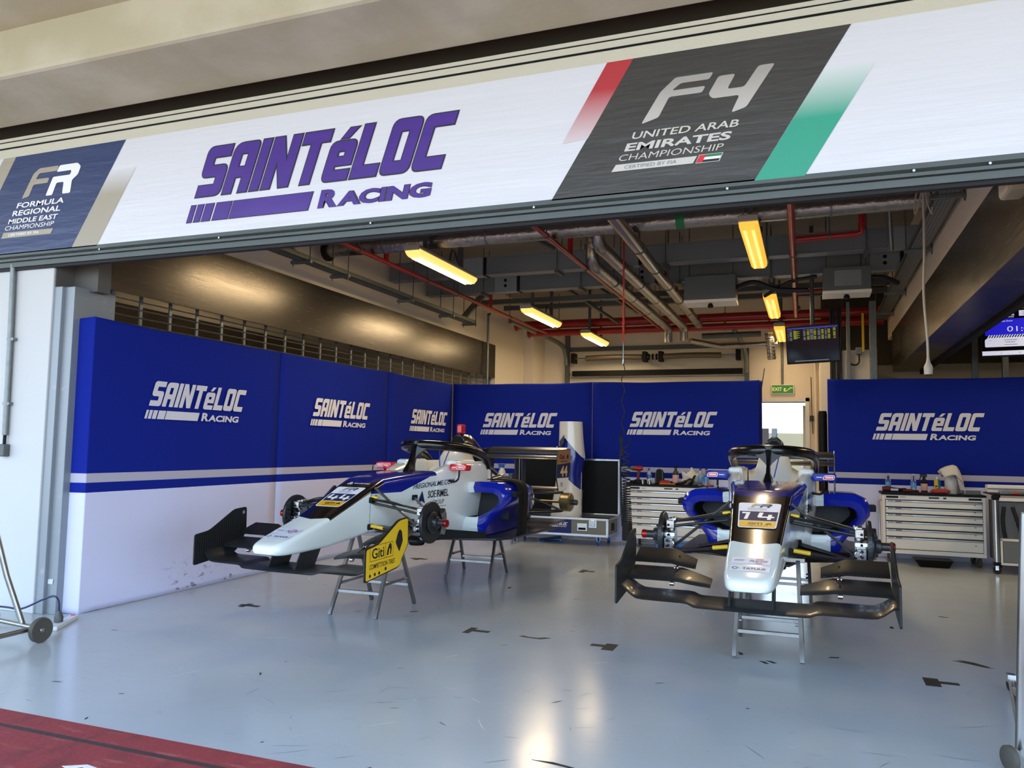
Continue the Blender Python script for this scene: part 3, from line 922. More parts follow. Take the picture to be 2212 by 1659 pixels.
    # --- front suspension, each side
    for sx in (-1, 1):
        hx, hz = .66, .25
        up_ = MB()
        up_.bar((sx * .19, -.09, .50), (sx * .59, .0, .165), .030, .016)
        up_.build('push_rod', M['carbon'], c, bevel=.004)
        wb = MB()
        for a in ((sx * .18, -.13, .415), (sx * .235, .42, .40)):
            wb.tube([a, (sx * .58, .0 + (.02 if a[1] > 0 else -.02), .345)], .0125, 8, flat=.7)
        wb.build('upper_wishbone', M['carbon'], c, smooth=50)
        wl = MB()
        wl.loft([[(sx * .17, -.16, .20), (sx * .17, -.05, .212), (sx * .17, .06, .20), (sx * .17, -.05, .185)], [(sx * .6, -.03, .14), (sx * .6, .0, .146), (sx * .6, .03, .14), (sx * .6, 0, .132)]])
        wl.loft([[(sx * .22, .34, .19), (sx * .22, .44, .206), (sx * .22, .55, .19), (sx * .22, .44, .172)], [(sx * .6, 0, .14), (sx * .6, .03, .146), (sx * .6, .06, .14), (sx * .6, .03, .132)]])
        wl.build('lower_wishbone', M['carbon'], c, smooth=60)
        MB().loft([[(sx * .18, -.06, .185), (sx * .20, .46, .18), (sx * .20, .46, .168), (sx * .18, -.06, .17)], [(sx * .58, -.01, .138), (sx * .58, .05, .138), (sx * .58, .05, .13), (sx * .58, -.01, .13)]]).build('wishbone_cover', M['black'], c)
        tr_ = MB()
        tr_.tube([(sx * .175, -.11, .385), (sx * .585, -.06, .315)], .010, 8)
        tr_.build('track_rod', M['carbon'], c, smooth=50)
        MB().tube([(sx * .20, -.14, .21), (sx * .30, -.125, .196)], .0145, 8).build('tie_bar_sleeve', M['yellow'], c, smooth=50)
        MB().tube([(sx * .185, -.122, .432), (sx * .235, -.115, .424)], .010, 8).build('tie_bar_sleeve', M['yellow'], c, smooth=50)
        MB().tube(smoothed([(sx * .30, -.125, .195), (sx * .42, -.11, .18), (sx * .52, -.09, .175), (sx * .6, -.06, .19)], 5), .006, 6).build('brake_hose', M['rubber'], c, smooth=50)
        MB().tube(smoothed([(sx * .2, -.12, .41), (sx * .35, -.10, .40), (sx * .5, -.08, .36), (sx * .6, -.06, .34)], 5), .005, 6).build('brake_hose', M['rubber'], c, smooth=50)
        for a in ((-.12, .405), (.42, .40), (-.12, .20), (.40, .20)):
            MB().box(sx * (tub_hw(a[0], a[1]) + .003) - .018, sx * (tub_hw(a[0], a[1]) + .003) + .018, a[0] - .03, a[0] + .03, a[1] - .022, a[1] + .022).build('pickup_bracket', M['black'], c, bevel=.008)
        ur = MB()
        ur.loft([[(sx * (hx - .085 + dx), y, z) for dx, y in ((0, -.04), (.06, -.05), (.06, .05), (0, .04))] for z in (.115, .15)])
        ur.box(sx * (hx - .07) - .02, sx * (hx - .07) + .02, -.05, .05, .13, .37)
        ur.cyl((sx * (hx - .10), 0, hz), (sx * (hx - .02), 0, hz), .062, n=18)
        ur.box(sx * (hx - .07) - .028, sx * (hx - .07) + .028, -.075, -.03, .30, .36)
        ur.box(sx * (hx - .06) - .03, sx * (hx - .06) + .03, -.10, -.04, .17, .24)
        ur.cyl((sx * (hx - .085), -.085, .205), (sx * (hx - .085), -.112, .205), .022)
        ur.box(sx * (hx - .09) - .016, sx * (hx - .09) + .016, -.035, .035, .335, .375)
        u_ = ur.build('upright', M['chrome'], c, bevel=.007)
        bo = MB()
        for y, z in ((-.055, .29), (-.055, .325), (-.07, .15), (-.06, .26), (-.105, .19), (-.105, .225)):
            bo.cyl((sx * (hx - .06), y, z), (sx * (hx - .06), y - .03, z), .008, n=8)
        bo.build('bolt', M['black'], u_)
        dk = MB()
        dk.lathe([(.085, 0), (.155, 0), (.157, .003), (.157, .023), (.155, .026), (.085, .026), (.082, .02), (.082, .006)], (sx * (hx - .015) - .013, 0, hz), (1, 0, 0), 40)
        d_ = dk.build('brake_disc', M['disc'], c, smooth=40)
        vn = MB()
        for k in range(36):
            a = 2 * PI * k / 36
            vn.bar((sx * (hx - .015) - .008, .1575 * math.cos(a), hz + .1575 * math.sin(a)), (sx * (hx - .015) + .008, .1575 * math.cos(a), hz + .1575 * math.sin(a)), .006, .0016)
        vn.build('disc_vent', M['black'], d_)
        bl = MB()
        bl.lathe([(0.0, 0), (.085, 0), (.085, .008), (.07, .016), (.05, .022), (.042, .05), (.026, .055), (.026, .10), (0, .10)], (sx * (hx + .002), 0, hz), (sx, 0, 0), 28)
        for k in range(8):
            a = 2 * PI * k / 8
            bl.cyl((sx * (hx + .005), .06 * math.cos(a), hz + .06 * math.sin(a)), (sx * (hx + .035), .06 * math.cos(a), hz + .06 * math.sin(a)), .008, n=8)
        bl.build('wheel_hub', M['disc'], c, smooth=40)
        MB().lathe([(.0, 0), (.026, 0), (.029, .01), (.029, .03), (.022, .035), (0, .035)], (sx * (hx + .10), 0, hz), (sx, 0, 0), 18).build('hub_nut', mat('red_anodised_nut', '#a3272b', .3, .8), c, smooth=40)
        ca = MB()
        ca.loft([[(sx * (hx - .015) + dx, y, z) for dx, y, z in [(d, (r) * math.cos(math.radians(a)), hz + r * math.sin(math.radians(a))) for d, r in ((-.05, .10), (-.05, .168), (.05, .168), (.05, .10))]] for a in (-38, -20, 0, 20, 38)])
        ca.build('brake_caliper', M['chrome'], c, bevel=.006)
    # --- rear corners
    for sx in (-1, 1):
        rw = MB()
        for a, b in (((sx * .14, 2.45, .33), (sx * .60, 2.86, .34)), ((sx * .12, 3.05, .33), (sx * .60, 2.92, .34)), ((sx * .14, 2.45, .12), (sx * .60, 2.86, .14)), ((sx * .12, 3.05, .12), (sx * .60, 2.92, .14)), ((sx * .16, 2.62, .36), (sx * .6, 2.82, .16))):
            rw.tube([a, b], .013, 8)
        rw.build('rear_wishbone', M['carbon'], c, smooth=50)
        MB().tube([(sx * .12, 2.89, .24), (sx * .6, 2.89, .24)], .016, 8).build('drive_shaft', M['bronze'], c, smooth=50)
        MB().lathe([(0, 0), (.09, 0), (.10, .012), (.10, .10), (.085, .115), (.05, .12), (0, .12)], (sx * .60, 2.89, .24), (sx, 0, 0), 24).build('rear_brake_drum', M['bronze'], c, smooth=35)
        MB().lathe([(0, 0), (.03, 0), (.03, .05), (.026, .06), (0, .06)], (sx * .72, 2.89, .24), (sx, 0, 0), 16).build('hub_nut', M['disc'], c, smooth=40)
    # --- rear wing
    def foil(y0, z0, ch, ang, x, th=.028):
        ca_, sa_ = math.cos(math.radians(ang)), math.sin(math.radians(ang))
        P = [(0, 0), (.06, .6), (.3, 1), (.6, .7), (1, .08), (1, 0), (.6, .1), (.3, -.05), (.06, -.35)]
        return [(x, y0 + ch * a * ca_ - th * b * sa_, z0 + ch * a * sa_ + th * b * ca_) for a, b in P]
    MB().loft([foil(3.02, .70, .26, 8, x) for x in (-.49, .49)]).build('rear_wing', M['carbon'], c, smooth=40)
    MB().loft([foil(3.24, .755, .16, 28, x) for x in (-.49, .49)]).build('rear_wing_flap', M['carbon'], c, smooth=40)
    MB().loft([foil(3.02, .36, .18, 5, x) for x in (-.49, .49)]).build('rear_beam_wing', M['carbon'], c, smooth=40)
    for x in (-.05, .035):
        MB().box(x, x + .015, 3.05, 3.15, .32, .70).build('wing_pylon', M['carbon'], c)
    for sx in (-1, 1):
        P = [(2.98, .48), (3.0, .80), (3.42, .82), (3.42, .60), (3.30, .36), (3.05, .33)]
        MB().prism(P, frame((sx * .495 - .005, 0, 0), (0, 1, 0), (0, 0, 1)), .010).build('rear_wing_endplate', M['carbon'], c, bevel=.003)
        if ep_yellow and sx > 0:
            e = c.children[-1]
            Fe = frame((.5012, 0, 0), (0, 1, 0), (0, 0, 1))
            MB().shape(quad((2.995, .64), (3.41, .66), (3.41, .812), (3.005, .795)), Fe).build('gold_band', M['gold'], e)
            MB().shape(quad((2.985, .49), (3.36, .49), (3.41, .60), (3.41, .66), (2.995, .64)), Fe).build('number_band', M['navy'], e)
            MB().shape(quad((3.05, .335), (3.295, .365), (3.36, .49), (2.985, .49)), Fe).build('white_band', M['ink_white'], e)
            MB().shape(text('44', .24, .12, .1, .03, 3.08, .505), Fe, 0, .001).build('race_number', mat('gold_number', '#e0c080', .35), e)
            MB().shape(join([text('Giti', .16, .055, 0, .02, 3.06, .70), text('COMPETITION TIRES', .24, .015, 0, .02, 3.08, .668), filled([rounded([(3.28, .70), (3.29, .74), (3.32, .76), (3.345, .74), (3.35, .70), (3.33, .70), (3.32, .73), (3.30, .70)], .004, 2)])]), Fe, 0, .001).build('sponsor_lettering', M['ink'], e)
            MB().shape(join([text('FR', .09, .05, .2, .03, 3.09, .39)]), Fe, 0, .001).build('series_lettering', M['ink_grey'], e)
    for x in (-.492, .492):
        MB().cyl((x, 3.0, .82), (x, 3.0, .845), .006, n=8).build('wing_marker_rod', M['chrome'], c)
    # --- front wing
    def wsec(x, y0, ch, z, th, tw):
        P = [(0, 0), (.04, .55), (.2, .95), (.5, .8), (1, .12), (1, -.05), (.5, -.25), (.2, -.45), (.04, -.4)]
        return [(x, y0 + ch * a, z + tw * a + th * b) for a, b in P]
    secs = []
    for x, y0, ch, z in ((-.735, -.90, .23, .030), (-.715, -.905, .24, .027), (-.665, -.92, .26, -.008), (-.635, -.93, .27, -.021), (-.60, -.935, .28, -.024), (-.37, -.945, .29, -.024), (-.34, -.95, .29, -.026), (-.305, -.965, .29, -.038), (-.28, -.97, .29, -.040), (0, -.975, .29, -.041)):
        secs.append(wsec(x, y0, ch, z, .012, .022))
    secs += [[(-p[0], p[1], p[2]) for p in s] for s in secs[-2::-1]]
    MB().loft(secs).build('front_wing', M['carbon'], c, smooth=40)
    for sx in (-1, 1):
        for y0, ch, z, tw, xi, nm in ((-.72, .20, .055, .055, .25, 'wing_flap'), (-.55, .17, .135, .07, .36, 'wing_flap')):
            n = 8
            sc = []
            for k in range(n + 1):
                x = xi + (.725 - xi) * k / n
                t = max(0, 1 - k / 3.0)
                sc.append([(sx * p[0], p[1], p[2]) for p in wsec(x, y0 + .06 * t * t, ch * (1 - .35 * t * t), z - .03 * t, .012, tw * (1 - .4 * t))])
            MB().loft(sc).build(nm, M['carbon_matt'] if y0 > -.6 else M['carbon'], c, smooth=40)
        ad = MB()
        ad.bar((sx * .46, -.735, .04), (sx * .46, -.585, .115), .012, .012)
        ad.bar((sx * .46, -.56, .11), (sx * .46, -.45, .17), .012, .012)
        ad.cyl((sx * .46 - .012, -.735, .045), (sx * .46 + .012, -.735, .045), .012)
        ad.cyl((sx * .46 - .012, -.58, .115), (sx * .46 + .012, -.58, .115), .010)
        ad.build('flap_adjuster', M['chrome'], c)
        P = rounded([(-.985, -.055), (-.985, .165), (-.845, .185), (-.60, .325), (-.475, .335), (-.47, .14), (-.545, .055), (-.56, .02), (-.60, -.005)], [.02, .02, .04, .03, .02, .03, .0, .01, .02])
        e = MB().prism(P, frame((sx * .738 - .006, 0, 0), (0, 1, 0), (0, 0, 1)), .012).build('endplate', M['carbon_matt'], c, bevel=.003)
        if ep_yellow and sx > 0:
            xo = .738 + .0075
            Q = rounded([(-.975, -.045), (-.975, .155), (-.842, .175), (-.595, .315), (-.485, .325), (-.48, .145), (-.555, .055), (-.57, .02), (-.605, .005)], [.02, .02, .04, .03, .02, .03, .0, .01, .02])
            y_ = MB().shape(filled([Q]), frame((xo, 0, 0), (0, 1, 0), (0, 0, 1))).build('sponsor_sticker', M['yellow'], e, label='yellow sticker on the outer face')
            Fs = frame((xo + .001, -.93, 0.02), (0, 1, .04), (0, -.04, 1))
            ln = [filled([[(0, 0.055), (.27, .055), (.27, .155), (0, .155)], [(.003, .058), (.267, .058), (.267, .152), (.003, .152)]])]
            horse = filled([rounded([(.192, .068), (.20, .105), (.222, .14), (.238, .148), (.25, .135), (.252, .105), (.243, .07), (.232, .07), (.236, .105), (.225, .115), (.212, .07)], .006, 2)])
            bshp = join(ln + [text('Giti', .14, .068, .0, .015, .022, .068), horse, quad((.176, .055), (.179, .055), (.179, .155), (.176, .155)), text('COMPETITION TIRES', .30, .032, .2, .012, -.008, .005)] + [xf(filled([arc2(0, 0, 1, 14)]), r, r, x, y) for x, y, r in ((0, -.035, .011), (.055, -.033, .011), (.105, -.032, .011), (.18, -.016, .012))])
            MB().shape(bshp, Fs).build('lettering', M['ink'], y_)
            MB().shape(filled([rounded([(.298, .14), (.33, .205), (.352, .225), (.378, .205), (.39, .14), (.345, .07)], .01, 2)]), Fs).build('emblem_diamond', M['ink'], y_)
        if not ep_yellow or sx < 0:
            MB().shape(filled([arc2(-.51, .295, .014, 14)]), frame((sx * (.738 - .0075), 0, 0), (0, 1, 0), (0, 0, 1))).build('round_sticker', M['ink_grey'], e)
    for x in (-.115, .115):
        MB().prism([(-.92, -.035), (-.70, -.02), (-.62, .12), (-.84, .10)], frame((x - .006, 0, 0), (0, 1, 0), (0, 0, 1)), .012).build('wing_mount', M['carbon'], c, bevel=.003)
    # --- mirrors and aerial
    for sx in (-1, 1):
        st = MB().tube(smoothed([(sx * .30, .88, .525), (sx * .365, .88, .52), (sx * .388, .90, .55), (sx * .39, .91, .62)], 5), .008, 8)
        m_ = st.build('mirror_stalk', M['black'], c, smooth=50)
        hb = MB()
        hb.loft([[(sx * (.39 + w), y, .645 + z) for w, z in ((-.075 * k, -.03 * k), (.075 * k, -.03 * k), (.085 * k, -.015 * k), (.085 * k, .02 * k), (.07 * k, .03 * k), (-.075 * k, .03 * k), (-.085 * k, .015 * k), (-.085 * k, -.02 * k))] for y, k in ((.872, .8), (.88, .95), (.90, 1.0), (.97, 1.0))])
        hb.build('mirror_housing', accent, m_, smooth=35)
        MB().box(sx * .39 - .07, sx * .39 + .07, .969, .974, .622, .668).build('mirror_glass', M['alu'], m_)
        mm = M['ink_red'] if num != '44' else M['ink_white']
        Fm = frame((sx * .39, .871, .645), (1, 0, 0), (0, 0, 1))
        ox = .034 * sx
        MB().shape(filled([rounded([(ox - .040, -.018), (ox + .034, -.018), (ox + .042, .012), (ox + .03, .019), (ox - .03, .015), (ox - .045, -.004)], .008, 3)]), Fm, 0, .0005).build('emblem_ground', M['ink_white'], m_)
        MB().shape(filled([rounded([(ox - .036, -.015), (ox + .031, -.015), (ox + .038, .011), (ox + .028, .015), (ox - .027, .012), (ox - .041, -.003)], .007, 3)]), Fm, 0, .001).build('emblem_field', M['ink_red'], m_)
        MB().shape(join([quad((ox - .024 + .011 * k, -.008), (ox - .019 + .011 * k, -.008), (ox - .015 + .011 * k, .009), (ox - .020 + .011 * k, .009)) for k in range(5)] + [quad((ox - .028, -.002), (ox + .028, .0), (ox + .028, .003), (ox - .028, .001))]), Fm, 0, .0016).build('emblem_strokes', M['ink_white'], m_)
        MB().shape(quad((-sx * .014, -.002), (-sx * .014, .003), (-sx * .054, .003), (-sx * .054, -.002)), Fm, 0, .0012).build('white_bar', M['ink_white'], m_)
    MB().tube([(.0 - .11, .30, .58), (-.11, .31, .66), (-.11, .32, .735)], [.006, .004, .002], 6).build('aerial', M['black'], c)
    # --- number plate on the sloping nose
    def npl(k):
        return .906 * k
    Fn = frame((0, -.6, .295 + .0035), (1, 0, 0), (0, .9235, .3836))
    W0, W1, a, b = .112, .132, .18, .52
    wid = lambda s: W0 + (W1 - W0) * (s - a) / (b - a)
    P = rounded([(-W0, a), (W0, a), (W1, b), (-W1, b)], .022, 4)
    pl_ = MB().shape(filled([P]), Fn).build('number_plate', NUM['frame_white'], c)
    i = .008
    MB().shape(quad((-wid(.275) + i, .275), (wid(.275) - i, .275), (wid(.40) - i, .40), (-wid(.40) + i, .40)), Fn, 0, .001).build('number_band', M['navy'], pl_)
    MB().shape(filled([rounded([(-W0 + i, a + i), (W0 - i, a + i), (wid(.27) - i, .27), (-wid(.27) + i, .27)], [.016, .016, 0, 0])]), Fn, 0, .001).build('sponsor_band', M['ink_yellow'], pl_)
    if num == '14':
        g = join([filled([[(-.085, .29), (-.063, .29), (-.05, .385), (-.10, .385), (-.10, .365), (-.074, .365)]]), filled([rounded([(.0, .315), (.055, .315), (.053, .29), (.075, .29), (.078, .315), (.095, .315), (.097, .333), (.08, .333), (.083, .36), (.06, .36), (.057, .333), (.02, .333), (.03, .385), (.005, .385), (-.005, .33)], .004, 2)])])
    else:
        four = [(.0, .315), (.055, .315), (.053, .29), (.075, .29), (.078, .315), (.095, .315), (.097, .333), (.08, .333), (.083, .36), (.06, .36), (.057, .333), (.02, .333), (.03, .385), (.005, .385), (-.005, .33)]
        g = join([xf(filled([rounded(four, .004, 2)]), .92, 1, -.095), xf(filled([rounded(four, .004, 2)]), .92, 1, .012)])
    MB().shape(g, Fn, 0, .002).build('race_number', M['ink_white'], pl_)
    MB().shape(join([text('GITI', .085, .026, 0, .04, -.055, .222), text('COMPETITION TIRES', .13, .009, 0, .01, -.065, .203), filled([rounded([(.045, .222), (.05, .238), (.062, .248), (.078, .245), (.085, .222), (.076, .222), (.072, .235), (.06, .222)], .003, 2)])]), Fn, 0, .002).build('sponsor_lettering', M['ink'], pl_)
    MB().shape(join([filled([rounded([(.0, .455), (.012, .455), (.02, .475), (.05, .475), (.045, .455), (.058, .455), (.064, .475), (.075, .485), (.078, .497), (.07, .505), (.01, .505), (.015, .495), (.06, .495), (.06, .486), (.008, .486)], .003, 2)])]), Fn, 0, .002).build('series_lettering', M['navy'], pl_)
    MB().shape(join([filled([rounded([(-.055, .455), (-.04, .455), (-.03, .478), (.0, .478), (.005, .488), (-.027, .488), (-.02, .496), (.008, .496), (.012, .505), (-.03, .505), (-.045, .49)], .003, 2)])] + [text(t, .12, .010, .3, 0, -.07, y) for t, y in (('FORMULA', .440), ('REGIONAL', .427), ('MIDDLE EAST', .414))]), Fn, 0, .002).build('series_lettering', M['ink_grey'], pl_)
    if num == '44':
        MB().shape(join([text('PACETEQ', .15, .022, .2, .02, -.03, .575)] + [filled([arc2(x, y, .012, 12), arc2(x, y, .006, 12)]) for x, y in ((-.075, .578), (-.052, .578), (-.063, .598))]), Fn, 0, .001).build('sponsor_lettering', M['ink_white'], c)
    # --- labels on the nose tip
    Ft = frame((0, -.6, .295 + .003), (1, 0, 0), (0, -.9598, -.2808))
    Ft = frame((0, -.6, .295 + .0035), (1, 0, 0), (0, .9598, .2808))
    for s0, s1, kind in ((-.305, -.225, 0), (-.405, -.335, 1)):
        lb = MB().shape(quad((-.105, s0), (.105, s0), (.105, s1), (-.105, s1)), Ft).build('sponsor_label', M['label'], c)
        if kind == 0:
            MB().shape(join([text('FUCHS', .10, .026, .25, .02, -.008, s0 + .024)]), Ft, 0, .001).build('lettering', M['ink_blue'], lb)
            MB().shape(join([filled([[(.045 + math.cos(t) * .032, s0 + .040 + math.sin(t) * .030) for t in [math.radians(40 + 10 * k) for k in range(10)]] + [(.045 + math.cos(t) * .026, s0 + .038 + math.sin(t) * .024) for t in [math.radians(130 - 10 * k) for k in range(10)]]]), filled([[(.045 + math.cos(t) * .032, s0 + .034 + math.sin(t) * .030) for t in [math.radians(220 + 10 * k) for k in range(10)]] + [(.045 + math.cos(t) * .026, s0 + .036 + math.sin(t) * .024) for t in [math.radians(310 - 10 * k) for k in range(10)]]])]), Ft, 0, .001).build('ring_logo', M['ink_red'], lb)
            MB().shape(join([quad((-.09, s0 + .042), (-.035, s0 + .044), (-.033, s0 + .051), (-.088, s0 + .049)), quad((-.092, s0 + .030), (-.04, s0 + .032), (-.039, s0 + .037), (-.091, s0 + .035))]), Ft, 0, .001).build('small_print', M['ink_grey'], lb)
        else:
            MB().shape(text('TATUUS', .125, .024, .1, .03, -.04, s0 + .024), Ft, 0, .001).build('lettering', M['ink'], lb)
            MB().shape(filled([arc2(-.078, s0 + .036, .016, 14), arc2(-.078, s0 + .036, .011, 14)]), Ft, 0, .001).build('ring_logo', M['navy'], lb)
            MB().shape(quad((-.066, s0 + .03), (-.05, s0 + .036), (-.066, s0 + .044)), Ft, 0, .0012).build('arrow_logo', M['ink_green'], lb)
    # --- flank lettering, left side of the car
    side_decal('lettering', text('FREGIONALME.COM', .56, .042, .25, .006, 0, 0), c, M['navy'], .39, .468, 1, .06)
    side_decal('lettering', text('SOERMEL', .27, .062, 0, .012, 0, 0), c, M['ink'], .60, .385, 1, .04)
    side_decal('lettering', text('GROUP', .15, .040, 0, -.004, 0, 0), c, M['ink'], .67, .325, 1, .04)
    side_decal('emblem', filled([[(0, 0), (.055, .11), (.105, 0), (.055, .025)]]), c, M['navy'], .46, .34, 1, .04)
    side_decal('underline', quad((0, 0), (.26, 0), (.26, .004), (0, .004)), c, M['ink_blue'], .60, .30, 1, .04)
    for sx in (-1, 1):
        for y, z in ((-.115, .43), (-.07, .43), (-.115, .19), (-.06, .40)):
            xx = tub_hw(y, z)
            MB().cyl((sx * (xx - .004), y, z), (sx * (xx + .003), y, z), .012, n=14).build('panel_fastener', M['black'], c)
    return c


def arc2(x, y, r, n):
    return [(x + r * math.cos(2 * PI * k / n), y + r * math.sin(2 * PI * k / n)) for k in range(n)]


car14 = make_car('white and blue racing car number 14 with blue mirrors, nose towards the door', (-.305, 5.5, .46), math.radians(-.7), '14', M['mirror_blue'], False)
car44 = make_car('white and blue racing car number 44 with red mirrors and yellow wing endplate', (-3.352, 5.5, .46), math.radians(-4.0), '44', M['red_plastic'], True)

# ------------------------------------------------------------------ services under the ceiling
LAMP_W = 42.0


def lamp(label, x, y0, y1, z, lit, group='long ceiling lamps'):
    """two tube lamp: tray body, diffuser, end clips; hung from two slotted channels"""
    r = root('ceiling_lamp', label, 'ceiling lamp', (x, y0, ZC), 0, group)
    L = y1 - y0
    dz = z - ZC
    b = MB()
    b.loft([[(-.075, y, dz + .05), (-.085, y, dz + .075), (-.06, y, dz + .11), (.06, y, dz + .11), (.085, y, dz + .075), (.075, y, dz + .05)] for y in (0, L)])
    b.build('lamp_body', M['lamp_body'], r, bevel=.006)
    d = MB()
    d.loft([[(-.08, y, dz + .06), (-.078, y, dz + .012 + e), (-.055, y, dz - .012 + e), (.055, y, dz - .012 + e), (.078, y, dz + .012 + e), (.08, y, dz + .06)] for y, e in ((.01, .02), (.04, 0), (L - .04, 0), (L - .01, .02))])
    df = d.build('diffuser', M[lit], r, smooth=35)
    if lit in ('lamp', 'lamp_amber'):
        for sx in (-.035, .035):
            MB().cyl((sx, .09, dz - .0135), (sx, L - .09, dz - .0135), .011, n=8).build('lamp_tube', M['tube' if lit == 'lamp' else 'tube_amber'], df, smooth=60)
    for yy in (.0, L):
        MB().box(-.085, .085, yy - .012, yy + .012, dz + .045, dz + .10).build('end_cap', M['lamp_body'], r, bevel=.006)
    for yy in (.3, L - .3):
        MB().box(-.02, .02, yy - .02, yy + .02, dz + .11, 0).build('hanger_channel', M['galv_dark'], r)
    if lit != 'lamp_off':
        ld = bpy.data.lights.new('lamp_light', 'AREA')
        ld.shape = 'RECTANGLE'
        ld.size, ld.size_y = .14, L
        ld.energy = LAMP_W * (1.0 if y0 < 12 else .55) * (1.0 if lit == 'lamp' else .7)
        ld.color = (1.0, .78, .50) if lit == 'lamp' else (1.0, .74, .42)
        lo = bpy.data.objects.new('lamp_light', ld)
        COL.objects.link(lo)
        lo.parent = r
        lo.location = (0, L / 2, dz - .03)
    c = MB().tube(smoothed([(.03, L * .55, dz + .11), (.05, L * .55, dz + .22), (.06, L * .6, dz + .24), (.03, L * .7, dz + .16), (.02, L - .32, dz + .14)], 5), .010, 6)
    c.build('lamp_cable', M['cable_dark'], r, smooth=60)
    return r


lamp('bright long ceiling lamp nearest the door on the left side', -3.74, 6.95, 8.45, 3.21, 'lamp')
lamp('bright long ceiling lamp second from the door in the left row', -3.76, 10.42, 11.92, 3.21, 'lamp')
lamp('small looking lit ceiling lamp deepest in the left row, above the back door springs', -3.57, 12.9, 14.3, 3.20, 'lamp')
lamp('amber ceiling lamp nearest the door in the right row', -.475, 6.9, 8.55, 3.21, 'lamp_amber')
lamp('amber ceiling lamp in the middle of the right row, left of the red pipe', -.455, 10.27, 11.9, 3.21, 'lamp_amber')
lamp('amber ceiling lamp deepest in the right row beside the hanging screen', -.435, 13.0, 14.5, 3.21, 'lamp_amber')
n1 = lamp('lit ceiling lamp of the next bay seen through the grille over the left panels', -7.4, 8.6, 10.0, 3.1, 'lamp', 'lamps of the next bay')
lamp('unseen ceiling lamp added in the bay to the right to brighten the right panel', 3.3, 8.4, 9.9, 3.21, 'lamp', 'lamps of the next bay')  # out of view, added to throw light on the right fabric panel
t = root('flood_lamp', 'pale lamp housing at the top right corner of the opening', 'lamp', (1.085, 4.98, 3.0))
MB().box(-.06, .06, -.12, .12, -.26, 0).build('lamp_housing', M['lamp_off'], t, bevel=.02)
MB().box(-.062, -.058, -.10, .10, -.24, -.03).build('lamp_lens', mat('pale_lens', '#e6dcc4', .15), t, bevel=.002)
MB().box(-.01, .06, -.02, .02, 0, .63).build('bracket', M['galv_dark'], t)


def pipe(name, label, cat, paths, r, m, smooth=50, group=None, n=12):
    rt_ = root(name, label, cat, paths[0][0], 0, group)
    o = V(paths[0][0])
    for i, p in enumerate(paths):
        MB().tube([V(q) - o for q in p], r[i] if isinstance(r, list) else r, n).build('pipe_run' if i == 0 else 'pipe_branch', m, rt_, smooth=smooth)
    return rt_, o


def straps(rt_, o, pts, axis, rr, m, w=.02, rods=True):
    for p in pts:
        p = V(p)
        a = V(axis).normalized()
        MB().cyl(p - o - a * w / 2, p - o + a * w / 2, rr, n=16).build('pipe_clamp', m, rt_, smooth=40)
        if rods:
            MB().cyl(p - o + V((0, 0, rr * .9)), V((p.x, p.y, ZC)) - o, .006, n=6).build('hanger_rod', M['galv_dark'], rt_)


# large lagged duct across the bay just behind the door
du, o = pipe('lagged_duct', 'large foil wrapped duct running across the ceiling behind the door', 'duct', [[(-5.02, 7.4, 3.455), (.935, 7.4, 3.465)]], .082, M['foil'], n=20)
straps(du, o, [(-4.3, 7.4, 3.456), (-3.1, 7.4, 3.457), (-1.75, 7.4, 3.46), (-.55, 7.4, 3.462), (.2, 7.4, 3.463)], (1, 0, 0), .087, M['galv'])
MB().cyl(V((-5.06, 7.4, 3.455)) - o, V((-5.02, 7.4, 3.455)) - o, .12, n=20).build('end_flange', M['black'], du, smooth=40)
MB().cyl(V((-1.16, 7.4, 3.461)) - o, V((-1.08, 7.4, 3.461)) - o, .0845, n=20).build('green_band', mat('green_tape', '#1f7a4a', .5), du, smooth=40)
for lb, x, y0, y1, z, rr in (('foil wrapped duct, left and lower of the pair with elbows running to the back', -2.235, 8.35, 13.2, 3.32, .068),
                             ('foil wrapped duct, right and upper of the pair with elbows running to the back', -1.978, 7.58, 13.2, 3.335, .068)):
    d_, o = pipe('lagged_duct', lb, 'duct', [[(x, y0, ZC - .01), (x, y0, z + .12), (x, y0 + .03, z + .05), (x + .005, y0 + .10, z + .005), (x + .01, y0 + .2, z), (x + .03, y1 - .12, z), (x + .03, y1 - .04, z - .02), (x + .03, y1, z - .08), (x + .03, y1 + .01, z - .24)]], rr, M['foil'], n=16)
    for k in range(4):
        yy = y0 + .95 + k * 1.05
        straps(d_, o, [(x + .02, yy, z)], (0, 1, 0), rr + .004, M['galv_dark'], .014)
d_, o = pipe('smooth_duct', 'smooth steel duct with red bands right of the foil ducts', 'duct', [[(-1.553, 5.2, 3.30), (-1.65, 12.8, 3.30)]], .064, mat('smooth_duct_metal', '#8f8a84', .25, .9), n=18)
for k in range(6):
    yy = 7.7 + k * .95
    straps(d_, o, [(-1.553 - .097 * (yy - 5.2) / 7.6, yy, 3.30)], (0, 1, 0), .07, M['galv_dark'], .022, k % 2 == 0)
for yy in (9.0, 9.9, 11.0, 12.2):
    xx = -1.553 - .097 * (yy - 5.2) / 7.6
    MB().tube([V((xx + .075 * math.cos(a), yy + .25 * a / PI, 3.30 + .075 * math.sin(a))) - o for a in [PI * k / 10 - .4 for k in range(13)]], .009, 6).build('red_cable_loop', M['red_pipe'], d_, smooth=60)
